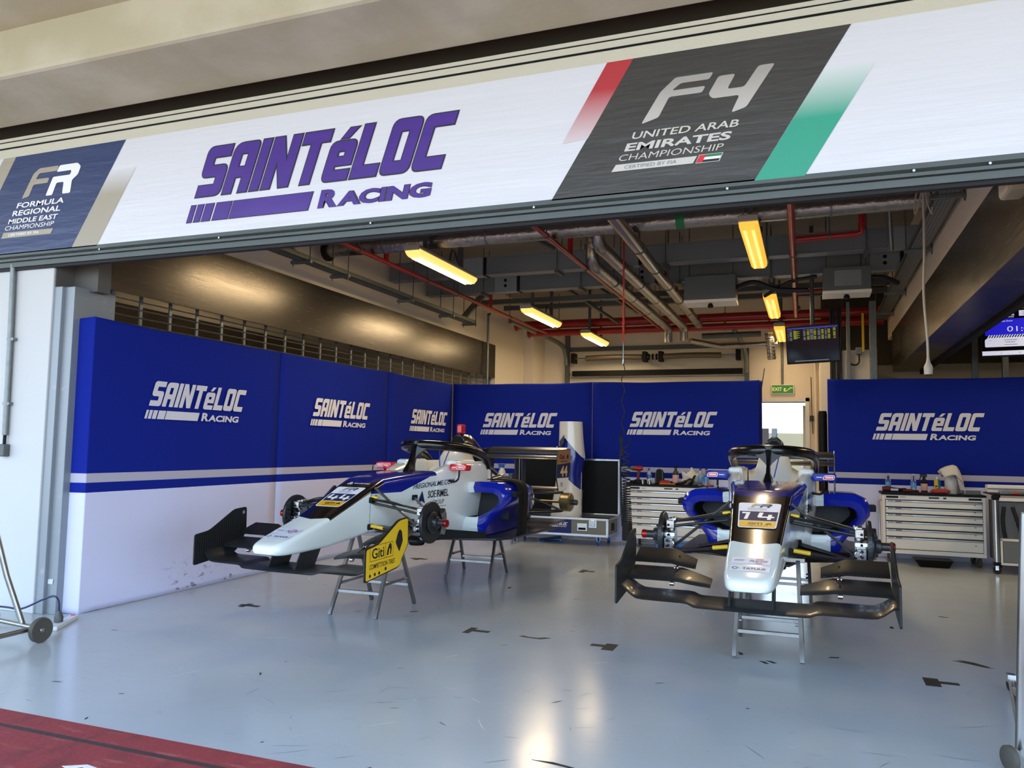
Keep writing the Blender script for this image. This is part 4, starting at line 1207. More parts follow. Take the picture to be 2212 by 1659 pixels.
# sprinkler pipes
d_, o = pipe('sprinkler_pipe', 'thin red pipe running back along the left wall above the cable tray', 'pipe', [[(-4.45, 4.9, 3.345), (-4.45, 12.9, 3.345), (-4.40, 13.35, 3.345)], [(-4.45, 7.68, 3.345), (-4.45, 7.68, ZC)], [(-4.45, 10.79, 3.345), (-4.45, 10.79, ZC)]], [.026, .03, .026], M['red_pipe'])
straps(d_, o, [(-4.45, y, 3.345) for y in (6.6, 7.1, 8.7, 9.6, 11.6)], (0, 1, 0), .033, M['galv_dark'])
d_, o = pipe('sprinkler_pipe', 'dark red pipe running back beside the foil ducts', 'pipe', [[(-2.375, 4.9, 3.345), (-2.375, 13.35, 3.345)], [(-2.375, 7.96, 3.345), (-2.375, 7.96, ZC)]], [.026, .03], M['red_pipe'])
straps(d_, o, [(-2.375, y, 3.345) for y in (7.15, 8.6, 10.6, 11.9)], (0, 1, 0), .033, M['galv_dark'])
d_, o = pipe('sprinkler_pipe', 'brownish red pipe on the right with two side branches', 'pipe', [[(-.112, 4.9, 3.345), (-.175, 12.6, 3.345)], [(-.125, 7.99, 3.345), (.43, 7.99, 3.355), (.475, 7.99, 3.37), (.487, 7.99, 3.43), (.487, 7.99, ZC)], [(-.15, 10.72, 3.345), (.3, 10.72, 3.36)]], [.032, .03, .028], M['red_pipe'])
straps(d_, o, [(-.14, y, 3.345) for y in (6.4, 8.6, 10.4, 11.9)], (0, 1, 0), .038, M['galv_dark'])
straps(d_, o, [(.2, 7.99, 3.35)], (1, 0, 0), .035, M['galv_dark'])
for lb, z, rr, x0 in (('upper thick red main pipe across the back of the ceiling', 3.50, .075, -5.0), ('lower red main pipe across the back of the ceiling', 3.345, .06, -4.75)):
    d_, o = pipe('water_main', lb, 'pipe', [[(x0, 13.42, z), (1.1, 13.42, z)]], rr, M['red_pipe'], n=16)
    MB().cyl(V((x0 - .03, 13.42, z)) - o, V((x0, 13.42, z)) - o, rr + .02, n=18).build('end_flange', M['red_pipe'], d_, smooth=40)
    straps(d_, o, [(x, 13.42, z) for x in (-4.2, -3.0, -1.3, -.6, .5)], (1, 0, 0), rr + .008, M['red_pipe'], .04, z > 3.4)
d_, o = pipe('lagged_pipe', 'thin foil wrapped pipe across the back above the sectional door', 'pipe', [[(-1.90, 13.6, 3.15), (-1.45, 14.1, 3.1), (-.5, 14.1, 3.12)]], .05, M['foil'])
d_, o = pipe('waste_pipe', 'grey plastic pipe across the back right of the foil ducts', 'pipe', [[(-1.7, 13.6, 3.22), (-.74, 13.6, 3.23)]], .05, M['galv_dark'])
d_, o = pipe('flexible_duct', 'short ribbed silver hose hanging down beside the exit sign', 'duct', [[(-.62, 13.6, 3.25), (-.60, 13.62, 3.1), (-.585, 13.64, 2.95), (-.575, 13.66, 2.80)]], .065, M['foil'])
for k in range(7):
    MB().tube([V((-.61 + .006 * k + .068 * math.cos(a), 13.61 + .008 * k + .068 * math.sin(a), 3.2 - .06 * k)) - o for a in [2 * PI * q / 14 for q in range(14)]], .007, 6, loop=True).build('hose_rib', M['galv_dark'], d_, smooth=60)

# busbar trunking
for lb, y, boxes in (('grey busbar trunking across the ceiling nearer the door', 9.0, ((-3.95, 0), (-2.0, 0), (.95, 0))), ('grey busbar trunking across the ceiling farther from the door', 10.05, ((-3.89, 1), (-2.0, 1), (.84, 1)))):
    r = root('busbar_trunking', lb, 'trunking', (-5.12, y, 3.42), 0, 'busbar trunking runs')
    b = MB()
    b.box(0, 6.28, -.07, .07, 0.012, .215).box(0, 6.28, -.085, .085, 0, .012).box(0, 6.28, -.085, .085, .215, .227)
    b.build('trunk_channel', M['trunk'], r, bevel=.003)
    for x, hole in boxes:
        q = MB().box(x + 5.12 - .16, x + 5.12 + .16, -.10, .0, -.012, .222).build('tap_off_box', mat('pale_grey_box', '#8b9094', .45), r, bevel=.005)
        MB().box(x + 5.12 + .17, x + 5.12 + .20, -.088, .075, -.006, .22).build('joint_gap', M['black'], r)
        if hole:
            for zz in (.075, .15):
                MB().cyl((x + 5.12, -.104, zz), (x + 5.12, -.10, zz), .022, n=16).build('socket_hole', M['black'], q)
    for x in (.9, 2.3, 3.6, 4.7, 5.7):
        for yy in (-.1, .1):
            MB().cyl((x, yy, -.03), (x, yy, ZC - 3.42), .006, n=6).build('hanger_rod', M['galv_dark'], r)
        MB().box(x - .02, x + .02, -.13, .13, -.035, 0).build('hanger_bar', M['galv_dark'], r)
# conduits and struts in the middle depth
for lb, y, z, m in (('slotted grey strut across the ceiling behind the trunking', 11.3, 3.5, 'galv_dark'), ('second slotted strut across the ceiling in front of the red mains', 12.5, 3.62, 'galv_dark')):
    tag(MB().box(-4.9, 1.1, y - .03, y + .03, z, z + .04).box(-4.9, 1.1, y - .03, y - .025, z + .04, z + .075).box(-4.9, 1.1, y + .025, y + .03, z + .04, z + .075).build('ceiling_strut', M[m]), lb, 'strut')
for lb, a, b in (('diagonal grey strut between the left lamp and the trunking', (-3.45, 8.0, 3.95), (-2.75, 8.6, 3.6)), ('diagonal strut left of the second lamp', (-3.5, 11.6, 3.75), (-3.0, 12.9, 3.4)), ('diagonal strut above the second lamp', (-3.1, 11.2, 3.8), (-2.6, 12.6, 3.5))):
    tag(MB().bar(a, b, .04, .04).build('brace_strut', M['galv_dark']), lb, 'strut')
for lb, P in (('bent grey conduit below the trunking at the upper right', [(.45, 8.2, 3.95), (.62, 8.2, 3.95), (.70, 8.25, 3.9), (.74, 8.3, 3.8), (.78, 8.5, 3.3)]),
              ('grey conduit drop left of the back door', [(-5.1, 12.35, 3.55), (-5.09, 12.25, 3.5), (-5.09, 12.25, 3.4), (-5.09, 12.25, 2.2)]),
              ('grey conduit along the left wall head', [(-5.0, 10.6, 3.62), (-4.9, 11.6, 3.6), (-4.2, 11.7, 3.6), (-2.6, 11.7, 3.58)]),
              ('conduit down to the exit sign', [(-.45, 14.87, 3.3), (-.45, 14.87, 2.48)]),
              ('cream pipe down the wall right of the exit sign', [(.1, 14.8, 3.2), (.1, 14.8, 1.2)])):
    tag(MB().tube(smoothed(P, 4), .022, 8).build('conduit', M['galv'] if 'cream' not in lb else M['plaster'], smooth=50), lb, 'conduit')
for lb, P, rr in (('black cable loop between the two ceiling boxes', [(-.8, 9.65, 3.24), (-.6, 9.7, 3.3), (-.35, 9.7, 3.2), (.0, 9.65, 3.16)], .03), ('black cable sagging left of the right ceiling box', [(-.5, 9.9, 3.16), (-.2, 9.8, 3.3), (.1, 9.75, 3.34)], .022),
                  ('black cable bundle right of the right ceiling box', [(.66, 9.6, 3.26), (.8, 9.6, 3.25), (.95, 9.7, 3.2)], .03)):
    tag(MB().tube(smoothed(P, 5), rr, 8).build('cable', M['cable_dark'], smooth=50), lb, 'cable')
for lb, x0, x1, z0, z1 in (('left grey equipment box hung under the trunking', -1.40, -.80, 3.05, 3.375), ('right grey equipment box with clear film, under the trunking', .16, .66, 3.08, 3.38)):
    r = root('equipment_box', lb, 'ceiling box', (x0, 9.5, z0), 0, 'grey ceiling boxes')
    MB().box(0, x1 - x0, 0, .34, .035, z1 - z0).build('box_body', mat('dark_grey_box', '#5d6163', .5), r, bevel=.006)
    MB().box(-.005, x1 - x0 + .005, -.005, .345, 0, .035).build('box_base', M['panel_white'], r, bevel=.004)
    MB().lathe([(0, 0), (.03, 0), (.035, .02), (.02, .05), (0, .05)], ((x1 - x0) * .5, .1, -.05), n=14).build('sensor', M['black'], r, smooth=40)
    for xx in (.04, x1 - x0 - .04):
        MB().cyl((xx, .17, z1 - z0), (xx, .17, ZC - z0), .007, n=6).build('hanger_rod', M['galv_dark'], r)
    if x0 > 0:
        q = MB()
        q.loft([[(.12 + .28 * i / 6, -.006 - .006 * math.sin(i * 2.1 + j * 1.3), .08 + .18 * j / 5) for i in range(7)] for j in range(6)], closed=False)
        q.build('clear_film', mat('clear_film', '#dfe6ea', .1, alpha=.25, spec=.8), r, smooth=30)
# cable trays
perf = mat('perforated_tray', '#8d9290', .45, .6, layers=[('((x*34.0%1.0)<0.42) and ((y*22.0%1.0)<0.34)', '#121212')])


def tray(label, x0, x1, y0, y1, z, bars, m, name='cable_tray'):
    r = root(name, label, 'cable tray', (x0, y0, z), 0, 'cable trays')
    w, L = x1 - x0, y1 - y0
    MB().box(0, w, 0, L, 0, .004).box(0, .004, 0, L, 0, .05).box(w - .004, w, 0, L, 0, .05).box(0, .018, 0, L, .05, .054).build('tray_channel', m, r)
    for yb in bars:
        MB().box(-.05, w + .05, yb - y0 - .02, yb - y0 + .02, -.035, 0).build('support_bar', M['galv'], r, bevel=.004)
        for xx in (-.03, w + .03):
            MB().cyl((xx, yb - y0, -.06), (xx, yb - y0, ZC - z), .006, n=6).build('hanger_rod', M['galv_dark'], r)
    cb = MB()
    for k in range(3):
        MB().tube([(w * (.25 + .25 * k) + .01 * math.sin(i + k), L * i / 12, .015) for i in range(13)], .011, 6).build('tray_cable', M['cable_dark'], r, smooth=60)
    return r


trl = tray('galvanised cable tray hung along the left wall above the metal girder', -4.84, -4.70, 4.9, 10.85, 3.13, (6.55, 7.25, 8.75, 9.95, 10.75), M['galv'])
MB().bar((.06, 5.6, .02), (.12, 6.2, .48), .12, .03).build('tray_riser', perf, trl)
MB().bar((.0, 1.72, .02), (-.12, 1.35, .28), .12, .03).build('tray_riser', perf, trl)
tray('second short cable tray at the door end of the left wall', -5.02, -4.93, 4.8, 6.05, 3.14, (5.9,), M['galv'])
trr = tray('wide perforated cable tray hung along the right girder', .96, 1.13, 5.4, 13.3, 3.34, (6.9, 8.7, 11.0, 12.6), perf)

# grille over the left panels and the girder end
r = root('security_grille', 'steel rolling grille between the left panels and the metal girder', 'grille', (-5.25, 4.64, 2.479))
for k in range(25):
    y = .06 + k * .325
    MB().box(-.012, .004, y - .014, y + .014, -.5, 0).build('grille_upright', M['galv'], r)
for k in range(8):
    MB().cyl((0.006, 0, -.03 - k * .066), (0.006, 8.1, -.03 - k * .066), .006, n=6).build('grille_rod', M['galv'], r)
MB().box(-.03, .02, 8.05, 8.10, -.55, 0).build('guide_post', M['galv'], r)
# next bay beyond the grille
tag(MB().tube([(-6.6, 4.8, 3.0), (-6.6, 14, 3.0)], .05, 10).build('sprinkler_pipe', mat('yellow_band_pipe', '#a8865c', .5), smooth=50), 'tan pipe of the next bay seen through the grille', 'pipe')
tag(MB().tube([(-6.2, 4.8, 3.25), (-6.2, 14, 3.25)], .07, 10).build('lagged_duct', M['galv_dark'], smooth=50), 'dull duct of the next bay seen through the grille', 'duct')
tag(MB().box(-9, -8.9, 4.9, 14, .0, 2.3).build('partition_board', M['plaster']), 'cream partition of the next bay seen through the grille', 'partition')

# left column: conduit and switch
r = root('wall_conduit', 'grey conduit with a switch box at its foot on the white column', 'conduit', (-5.79, 4.30, 1.2))
MB().tube([(-.03, 0, 1.45), (-.012, 0, .9), (0, 0, .12)], .022, 10).build('conduit_tube', M['galv'], r, smooth=50)
MB().box(-.035, .035, -.03, .025, -.045, .05).build('switch_box', M['galv_dark'], r, bevel=.008)
MB().cyl((0, 0, .05), (0, 0, .13), .012).build('cable_gland', M['black'], r)
for zz in (.35, .85):
    MB().box(-.035, .035, -.012, .025, zz, zz + .022).build('pipe_clip', M['galv'], r)

# hanging red air line with its coil
r = root('air_hose', 'red air line hanging from the ceiling, ending in a black coiled hose', 'hose', (-1.801, 8.0, 3.489))
r.scale = (.796, .796, .796)
MB().cyl((0, 0, .70), (0, 0, -1.37), .011, n=8).build('red_line', mat('red_hose', '#c01622', .4), r, smooth=60)
MB().cyl((0, 0, -1.37), (0, 0, -1.60), .010).cyl((0, 0, -1.60), (-.005, 0, -1.66), .016).build('hose_fitting', M['chrome'], r, smooth=40)
cp = [(.02 * math.sin(k * .9), 0, -1.66 - .04 * k) for k in range(24)]
MB().tube(smoothed(cp, 3), .006, 6).build('thin_hose', M['rubber'], r, smooth=60)
co = []
n = 36 * 14
z = -2.62
for k in range(n):
    t_ = k / n
    turn = k / 14
    zz = -2.62 - 1.30 * (t_ ** .5)
    a = 2 * PI * turn
    rr = .042 + .02 * t_
    co.append((.045 + .025 * t_ + rr * math.cos(a), rr * math.sin(a), zz))
MB().tube(co, [.007 + .006 * k / len(co) for k in range(len(co))], 6).build('coiled_hose', M['rubber'], r, smooth=60)
MB().tube(smoothed([(0, 0, -2.62), (-.02, 0, -2.75), (-.03, .0, -2.9), (-.02, 0, -3.3), (.0, .0, -3.75)], 5), .012, 8).build('straight_hose', M['rubber'], r, smooth=60)
MB().bar((-.03, 0, -2.60), (-.005, 0, -2.85), .03, .03).tube(smoothed([(0, 0, -2.52), (-.02, 0, -2.58), (-.04, 0, -2.66)], 4), .008, 6).build('air_gun', M['black'], r)
# white flex with a socket
r = root('hanging_flex', 'ivory cable hanging from the right tray with a socket on its end', 'cable', (.905, 7.2, 3.6))
MB().tube(smoothed([(0, 0, .4), (.0, 0, 0), (.0, 0, -.6), (-.012, 0, -1.0), (.006, 0, -1.35), (.008, 0, -1.52)], 5), .010, 8).build('cable', M['socket'], r, smooth=60)
MB().lathe([(.0, 0), (.032, 0), (.034, .06), (.028, .075), (.016, .10), (.010, .14), (0, .14)], (.008, 0, -1.66), n=16).build('socket', M['socket'], r, smooth=35)
MB().cyl((.008, 0, -1.664), (.008, 0, -1.655), .028, n=16).build('socket_face', M['black'], r)
for a in (-.05, .05, .0):
    MB().tube(smoothed([(0, 0, -.02), (a, .02, -.15), (a * 1.3, .01, -.32), (a * .5, 0, -.2), (0, 0, -.01)], 5), .006, 6).build('coiled_surplus', M['socket'], r, smooth=60)

# screens
def screen(label, F, w, h, mount):
    r = root('wall_screen', label, 'screen', F.translation)
    L = F.copy()
    L.translation = (0, 0, 0)
    MB().box(0, w, 0, h, -.035, 0, M=L).build('screen_case', M['black'], r, bevel=.005)
    MB().box(w * .35, w * .65, h * .3, h * .7, -.10, -.035, M=L).build('mount_bracket', M['black'], r)
    a = L @ V((w * .5, h * .5, -.08))
    MB().tube([a, a + V((0, .12, 0)), V((a.x, a.y + .12, mount - F.translation.z))], .025, 8).build('mount_pole', M['galv_dark'], r, smooth=50)
    MB().shape(quad((.012, .02), (w - .012, .02), (w - .012, h - .012), (.012, h - .012)), L, 0, .001).build('screen_panel', mat('dark_panel', '#030304', .1), r)
    return r, L


def glow(name, c, e):
    return mat(name, c, .3, emit=(c, e))


gy, gg, gb, gw = glow('lit_yellow', '#8d9a1e', .55), glow('lit_grey', '#77808c', .35), glow('lit_blue', '#2a36b0', .6), glow('lit_white', '#cfd4ee', .75)
s1, L = screen('black timing screen with coloured columns, hung from the ceiling near the exit', frame((-.245, 10.02, 2.335), (.59, 0, .025), (-.03, -.10, .44)), .60, .455, ZC)


def cells(q, rects, m, parent, name, d=.002):
    MB().shape(join([quad((a, b), (c, b), (c, e), (a, e)) for a, b, c, e in rects]), q, 0, d).build(name, m, parent)


cells(L, [(.02, .418, .58, .434)], gb, s1, 'title_bar')
cells(L, [(.09, .30 + .008 * k, .12 + .02 * ((k * 7) % 3), .306 + .008 * k) for k in range(13)] + [(x, .285 + .009 * k, x + .028, .291 + .009 * k) for x in (.24, .315, .40, .47, .53) for k in range(14) if (k * 5 + int(x * 100)) % 7], gy, s1, 'timing_rows')
cells(L, [(x, .285 + .009 * k, x + w_, .291 + .009 * k) for x, w_ in ((.025, .008), (.045, .03), (.20, .025), (.275, .035), (.36, .03), (.44, .02)) for k in range(14) if (k * 3 + int(x * 100)) % 8], gg, s1, 'timing_rows')
cells(L, [(.09, .028, .47, .040)], gg, s1, 'status_bar')
s2, L = screen('screen with a blue countdown page in the next bay at the right edge', frame((1.885, 10.5, 2.425), (1, 0, .02), (0, -.03, 1)), .95, .55, ZC)
cells(L, [(.05, .25, .93, .44)], glow('lit_countdown_blue', '#1818b8', 1.1), s2, 'countdown_band')
cells(L, [(.014, .018, .93, .068), (.40, .465, .90, .53)], gw, s2, 'white_boxes')
MB().shape(filled([rounded([(.045, .115), (.92, .115), (.92, .222), (.075, .222), (.045, .20)], .015)]), L, 0, .002).build('white_boxes', gw, s2)
MB().shape(join([quad((.07 + .026 * k, .222), (.083 + .026 * k, .222), (.103 + .026 * k, .255), (.090 + .026 * k, .255)) for k in range(32)]), L, 0, .003).build('hazard_stripes', gw, s2)
for x, z, w_ in ((.09, .19, .02), (.24, .19, .13), (.25, .165, .10), (.24, .135, .13), (.44, .505, .09), (.43, .485, .11), (.20, .04, .012), (.38, .04, .02), (.46, .04, .012), (.5, .04, .012)):
    MB().shape(quad((x, z), (x + w_, z), (x + w_, z + .006), (x, z + .006)), L, 0, .004).build('text_line', gg, s2)
MB().shape(text('01:01:24', .46, .062, 0, .0, .275, .288), L, 0, .004).build('countdown', gw, s2)
MB().shape(text('Next Event', .13, .018, 0, .01, .205, .405), L, 0, .004).build('lettering', gw, s2)
MB().shape(xf(LOGO, .020, .042, .235, .475), L, 0, .004).build('team_logo', gw, s2)
# exit sign
r = root('exit_sign', 'green exit sign over the bright doorway', 'sign', (-.447, 14.86, 2.394))
MB().box(-.195, .195, -.03, .035, -.082, .082).build('sign_box', M['panel_white'], r, bevel=.006)
MB().box(-.18, .18, -.034, -.03, -.072, .072).build('sign_face', glow('exit_green', '#187a34', .25), r)
FE = frame((0, -.036, 0), (1, 0, 0), (0, 0, 1))
ye = glow('exit_yellow', '#d8cc5a', .5)
MB().shape(text('EXIT', .16, .065, 0, .02, -.17, -.032), FE).build('lettering', ye, r)
MB().shape(join([filled([rounded([(.02, -.04), (.07, -.04), (.085, -.02), (.06, -.025), (.04, -.025), (.035, -.005), (.06, .01), (.055, .022), (.02, .012)], .006, 2)]), filled([rounded([(.085, -.02), (.125, .0), (.135, .022), (.15, .012), (.172, .014), (.172, .024), (.148, .026), (.13, .036), (.118, .012), (.08, -.008)], .004, 2)]), filled([arc2(.052, -.012, .006, 8)])]), FE).build('arabic_lettering', ye, r)
# risers and posts right of the exit
for lb, x, w, z0, m in (('grey square post right of the hanging screen', .50, .05, 2.25, 'galv'), ('wide galvanised upright right of the wall socket', .80, .09, 2.25, 'galv'), ):
    tag(MB().box(x, x + w, 12.0, 12.0 + w, 0, 3.42).build('steel_post', M[m], bevel=.004), lb, 'post')
r = root('cable_riser', 'pair of dark vertical cable trays behind the hanging screen', 'cable tray', (.28, 12.05, 2.2))
for k in range(2):
    MB().box(.085 * k, .085 * k + .075, -.004, 0, 0, 1.15).build('tray_channel', mat('dark_perforated_tray', '#3a3c3c', .5, .5, layers=[('((x*60.0%1.0)<0.4) and ((z*30.0%1.0)<0.35)', '#080808')]), r)
    for q in range(3):
        MB().tube([(.085 * k + .015 + .022 * q + .004 * math.sin(i + q), -.02, 1.15 * i / 8) for i in range(9)], .011, 6).build('riser_cable', M['cable_dark'], r, smooth=60)
r = root('wall_socket', 'small grey switch box with a cable on the wall between the posts', 'socket', (.66, 12.06, 2.72))
MB().box(-.04, .04, -.05, .04, -.05, .05).build('socket_box', M['trunk'], r, bevel=.006)
MB().tube(smoothed([(0, -.02, -.05), (0, -.02, -.16), (-.05, -.02, -.2), (-.16, -.02, -.17)], 5), .012, 8).build('socket_cable', M['cable_dark'], r, smooth=60)
tag(MB().box(.70, .73, 12.0, 12.03, 2.7, 3.25).build('yellow_strut', M['yellow']), 'narrow yellow upright beside the wide galvanised post', 'strut')
for lb, x in (('galvanised post in the next bay left of the countdown screen', 1.98), ('galvanised post in the next bay under the countdown screen', 2.32)):
    tag(MB().box(x, x + .07, 11.6, 11.67, 0, 3.3).build('steel_post', M['galv'], bevel=.004), lb, 'post')
tag(MB().lathe([(.0, 0), (.055, 0), (.058, .02), (.058, 1.80), (.05, 1.84), (0, 1.84)], (.162, 11.4, 0), n=18).build('rolled_mat', M['black'], smooth=40), 'tall black rolled mat standing between the doorway and the right panel', 'rolled mat')
tag(MB().tube(smoothed([(-.74, 14.6, 2.75), (-.80, 14.5, 2.3), (-.84, 14.4, 1.9)], 5), .008, 6).build('cable', M['cable_dark'], smooth=60), 'thin cable slanting down left of the exit sign', 'cable')
tag(MB().tube(smoothed([(.03, 14.8, 2.6), (.035, 14.78, 2.2), (.05, 14.78, 1.6)], 5), .007, 6).box(.0, .07, 14.76, 14.82, 1.82, 1.92).build('cable', M['cable_dark'], smooth=60), 'thin cable with a small box right of the exit sign', 'cable')

# ------------------------------------------------------------------ trestles under the cars
def trestle(label, loc, rz, w, d, h, hb):
    r = root('trestle', label, 'trestle', loc, rz, 'bare steel trestles')
    t = .026
    for sx in (-1, 1):
        x = sx * (w / 2 - t / 2)
        xt = sx * (w / 2 - t / 2 - .02)
        for sy in (-1, 1):
            MB().bar((x, sy * (d / 2), 0.004), (xt, sy * .03, h - .02), t, t, (0, 1, 0)).build('leg', M['steel'], r, bevel=.002)
        k = (hb + .055) / h
        yb = d / 2 * (1 - k)
        MB().bar((xt + sx * .002, -yb, hb + .055), (xt + sx * .002, yb, hb + .055), .006, .02).build('side_link', M['steel'], r)
        for yy in (-yb + .02, yb - .02):
            MB().cyl((xt - .02, yy, hb + .055), (xt + .02, yy, hb + .055), .008, n=8).build('bolt', M['chrome'], r)
    yb = d / 2 * (1 - hb / h)
    for sy in (-1, 1):
        MB().box(-w / 2 + t, w / 2 - t, sy * yb - .012, sy * yb + .012, hb - .012, hb + .012).build('cross_bar', M['steel'], r, bevel=.002)
    MB().box(-w / 2 - .01, w / 2 + .01, -.035, .035, h - .03, h).build('top_bar', M['steel'], r, bevel=.003)
    return r


trestle('steel trestle under the nose of car 44', (-3.235, 5.545, 0), math.radians(1), .42, .64, .605, .17)
trestle('steel trestle under the rear of car 44', (-3.18, 7.475, 0), math.radians(-1), .51, .45, .458, .15)
trestle('steel trestle under the nose of car 14', (-.265, 5.55, 0), math.radians(.5), .43, .59, .605, .15)
trestle('steel trestle under the rear of car 14', (-.27, 7.5, 0), 0, .55, .45, .458, .15)

# ------------------------------------------------------------------ tool chests
def caster(parent, x, y, r=.048, m='tyre', top=.11, rz=0.0):
    c, s = math.cos(rz), math.sin(rz)
    w = MB().lathe([(.0, 0), (r * .6, 0), (r * .65, -.003), (r, -.003), (r, .027), (r * .65, .027), (r * .6, .024), (0, .024)], (x - .012 * s, y - .012 * c, r), (s, c, 0), 20).build('caster_wheel', M[m], parent, smooth=40)
    MB().bar((x - .02 * s, y - .02 * c, r), (x - .02 * s, y - .02 * c, top - .006), .03, .005, (s, c, 0)).bar((x + .02 * s, y + .02 * c, r), (x + .02 * s, y + .02 * c, top - .006), .03, .005, (s, c, 0)).box(x - .03, x + .03, y - .03, y + .03, top - .008, top).build('caster_fork', M['chrome'], w)


def chest(label, x0, side):
    r = root('tool_chest', label, 'tool chest', (x0, 10.42, 0), 0, 'white tool chests with drawers')
    W, D = 1.07, .42
    b = MB().box(0, W, .012, D, .115, .80).box(0, .03, 0, .012, .115, .80).box(W - .03, W, 0, .012, .115, .80).box(.03, W - .03, 0, .012, .115, .165).box(.03, W - .03, 0, .012, .745, .80)
    b.build('chest_body', M['panel_white'], r, bevel=.004)
    MB().box(.031, W - .031, .0, .0118, .166, .744).build('drawer_recess', M['black'], r)
    MB().box(-.01, W + .01, -.01, D, .80, .825).build('top_mat', M['black'], r, bevel=.004)
    zs = [.168, .300, .385, .470, .555, .640, .742]
    zs = [.168, .315, .405, .490, .575, .645, .695, .742]
    zs = [.168, .318, .412, .503, .592, .650, .694, .742][:8]
    for k in range(6):
        z0, z1 = [(.168, .312), (.315, .402), (.405, .492), (.495, .580), (.583, .648), (.651, .742)][k] if k < 5 else (.651, .742)
        if k == 4:
            z0, z1 = .583, .655
        if k == 5:
            z0, z1 = .660, .742
        q = MB().box(.034, W - .034, -.008, .012, z0 + .004, z1 - .026).build('drawer', M['panel_white'], r, bevel=.002)
        MB().box(.034, W - .034, -.012, .012, z1 - .024, z1 - .004).build('drawer_handle', M['alu'], q, bevel=.003)
        MB().box(.05, .32, -.0125, -.012, z1 - .020, z1 - .008).build('drawer_label', M['label'], q)
        MB().shape(join([quad((.055 + .014 * q, z1 - .019), (.062 + .014 * q, z1 - .019), (.068 + .014 * q, z1 - .009), (.061 + .014 * q, z1 - .009)) for q in (0, 1, 2, 3)] + [quad((.135, z1 - .019), (.20, z1 - .019), (.20, z1 - .009), (.135, z1 - .009))]), frame((0, -.0130, 0), (1, 0, 0), (0, 0, 1))).build('label_print', M['ink_blue'], q)
        MB().box(W - .12, W - .10, -.0125, -.012, z0 + (z1 - z0) * .55, z0 + (z1 - z0) * .55 + .006).build('catch', M['black'], q)
    for x in (.04, W - .17):
        MB().loft([[(x + a, -.004 - dpt, .765 + bz) for a, bz in ((0, 0), (.13, 0), (.13, .022), (0, .022))] for dpt in (0, .008)]).build('grip_recess', M['black'], r, bevel=.004)
    MB().box(W * .46, W * .56, -.002, .0, .768, .786).box(W * .60, W * .63, -.002, 0, .768, .786).build('badge', M['ink'], r)
    MB().box(W * .565, W * .60, -.002, .0, .768, .786).build('badge', M['ink_white'], r)
    MB().shape(quad((.19, .773), (.25, .773), (.25, .780), (.19, .780)), frame((0, -.002, 0), (1, 0, 0), (0, 0, 1))).build('maker_mark', M['ink_grey'], r)
    for x in (.1, W - .07):
        for y in (.07, D - .06):
            caster(r, x, y, .05, 'tyre', .115, PI / 2 - .3)
    if side < 0:
        MB().tube([(-.03, .06, .25), (-.035, .06, .72), (0, .06, .74)], .014, 8).build('push_handle', M['alu'], r, smooth=50)
    return r


chest('white six drawer tool chest left of car 14, tools and gloves on top', -2.285, 1)
chest('white six drawer tool chest right of car 14, draped white cloth on top', .80, -1)
# third cart at the right edge
r = root('tool_cart', 'grey panelled tool cart with aluminium frame at the right edge', 'tool cart', (1.872, 10.0, 0))
for x, y in ((.02, .02), (.75, .02), (.13, .53), (.66, .53)):
    MB().cyl((x, y, .13), (x, y, .80), .028, n=14).build('frame_post', M['alu'], r, smooth=40)
    MB().box(x - .034, x + .034, y - .034, y + .034, .80, .85).box(x - .034, x + .034, y - .034, y + .034, .09, .13).build('corner_block', M['black'], r, bevel=.01)
    caster(r, x, y, .042, 'rubber', .10, .2)
MB().box(.05, .72, .0, .02, .79, .825).box(.05, .72, 0, .02, .10, .125).box(.055, .075, 0, .02, .125, .38).box(.70, .72, 0, .02, .125, .38).box(.055, .72, 0, .02, .36, .385).build('frame_rail', M['panel_white'], r, bevel=.003)
MB().box(.05, .72, .03, .54, .12, .78).build('grey_panel', mat('grey_laminate', '#6a6c6c', .5), r, bevel=.003)
MB().box(.08, .70, .005, .02, .13, .36).build('lower_door', mat('grey_laminate_door', '#767878', .5), r, bevel=.003)
MB().box(.26, .42, .018, .03, .60, .68).build('white_plate', M['white'], r, bevel=.004)
for P in ([(.10, .015, .73), (.085, .01, .60), (.09, .01, .48), (.105, .015, .40)], [(.18, .015, .73), (.22, .008, .58), (.25, .008, .46), (.27, .015, .40)]):
    MB().tube(smoothed(P, 4), .020, 10).build('vacuum_hose', M['rubber'], r, smooth=50)
MB().box(0, .77, 0, .57, .85, .862).build('worktop', M['black'], r, bevel=.004)
MB().box(.02, .77, .40, .55, .862, .95).build('top_case', M['panel_white'], r, bevel=.01)
MB().box(.02, .77, .396, .40, .90, .915).build('case_seam', M['ink_grey'], r)
tag(MB().box(1.96, 2.64, 10.10, 10.22, .862, .90).box(2.02, 2.60, 10.09, 10.10, .875, .885).build('steel_ruler_box', M['alu'], bevel=.004), 'long silver tool box lying on the grey tool cart', 'tool box')
tag(MB().lathe([(0, 0), (.05, 0), (.055, .01), (.04, .035), (0, .04)], (2.06, 10.28, .862), n=18).build('blue_cap', M['blue_plastic'], smooth=40), 'blue round lid on the grey tool cart', 'lid')
tag(MB().box(2.06, 2.12, 10.03, 10.08, .862, .880).build('red_grip', M['red_plastic'], bevel=.008), 'small red handle on the front edge of the grey tool cart', 'handle')

# ------------------------------------------------------------------ things on the chests
ZT = .825


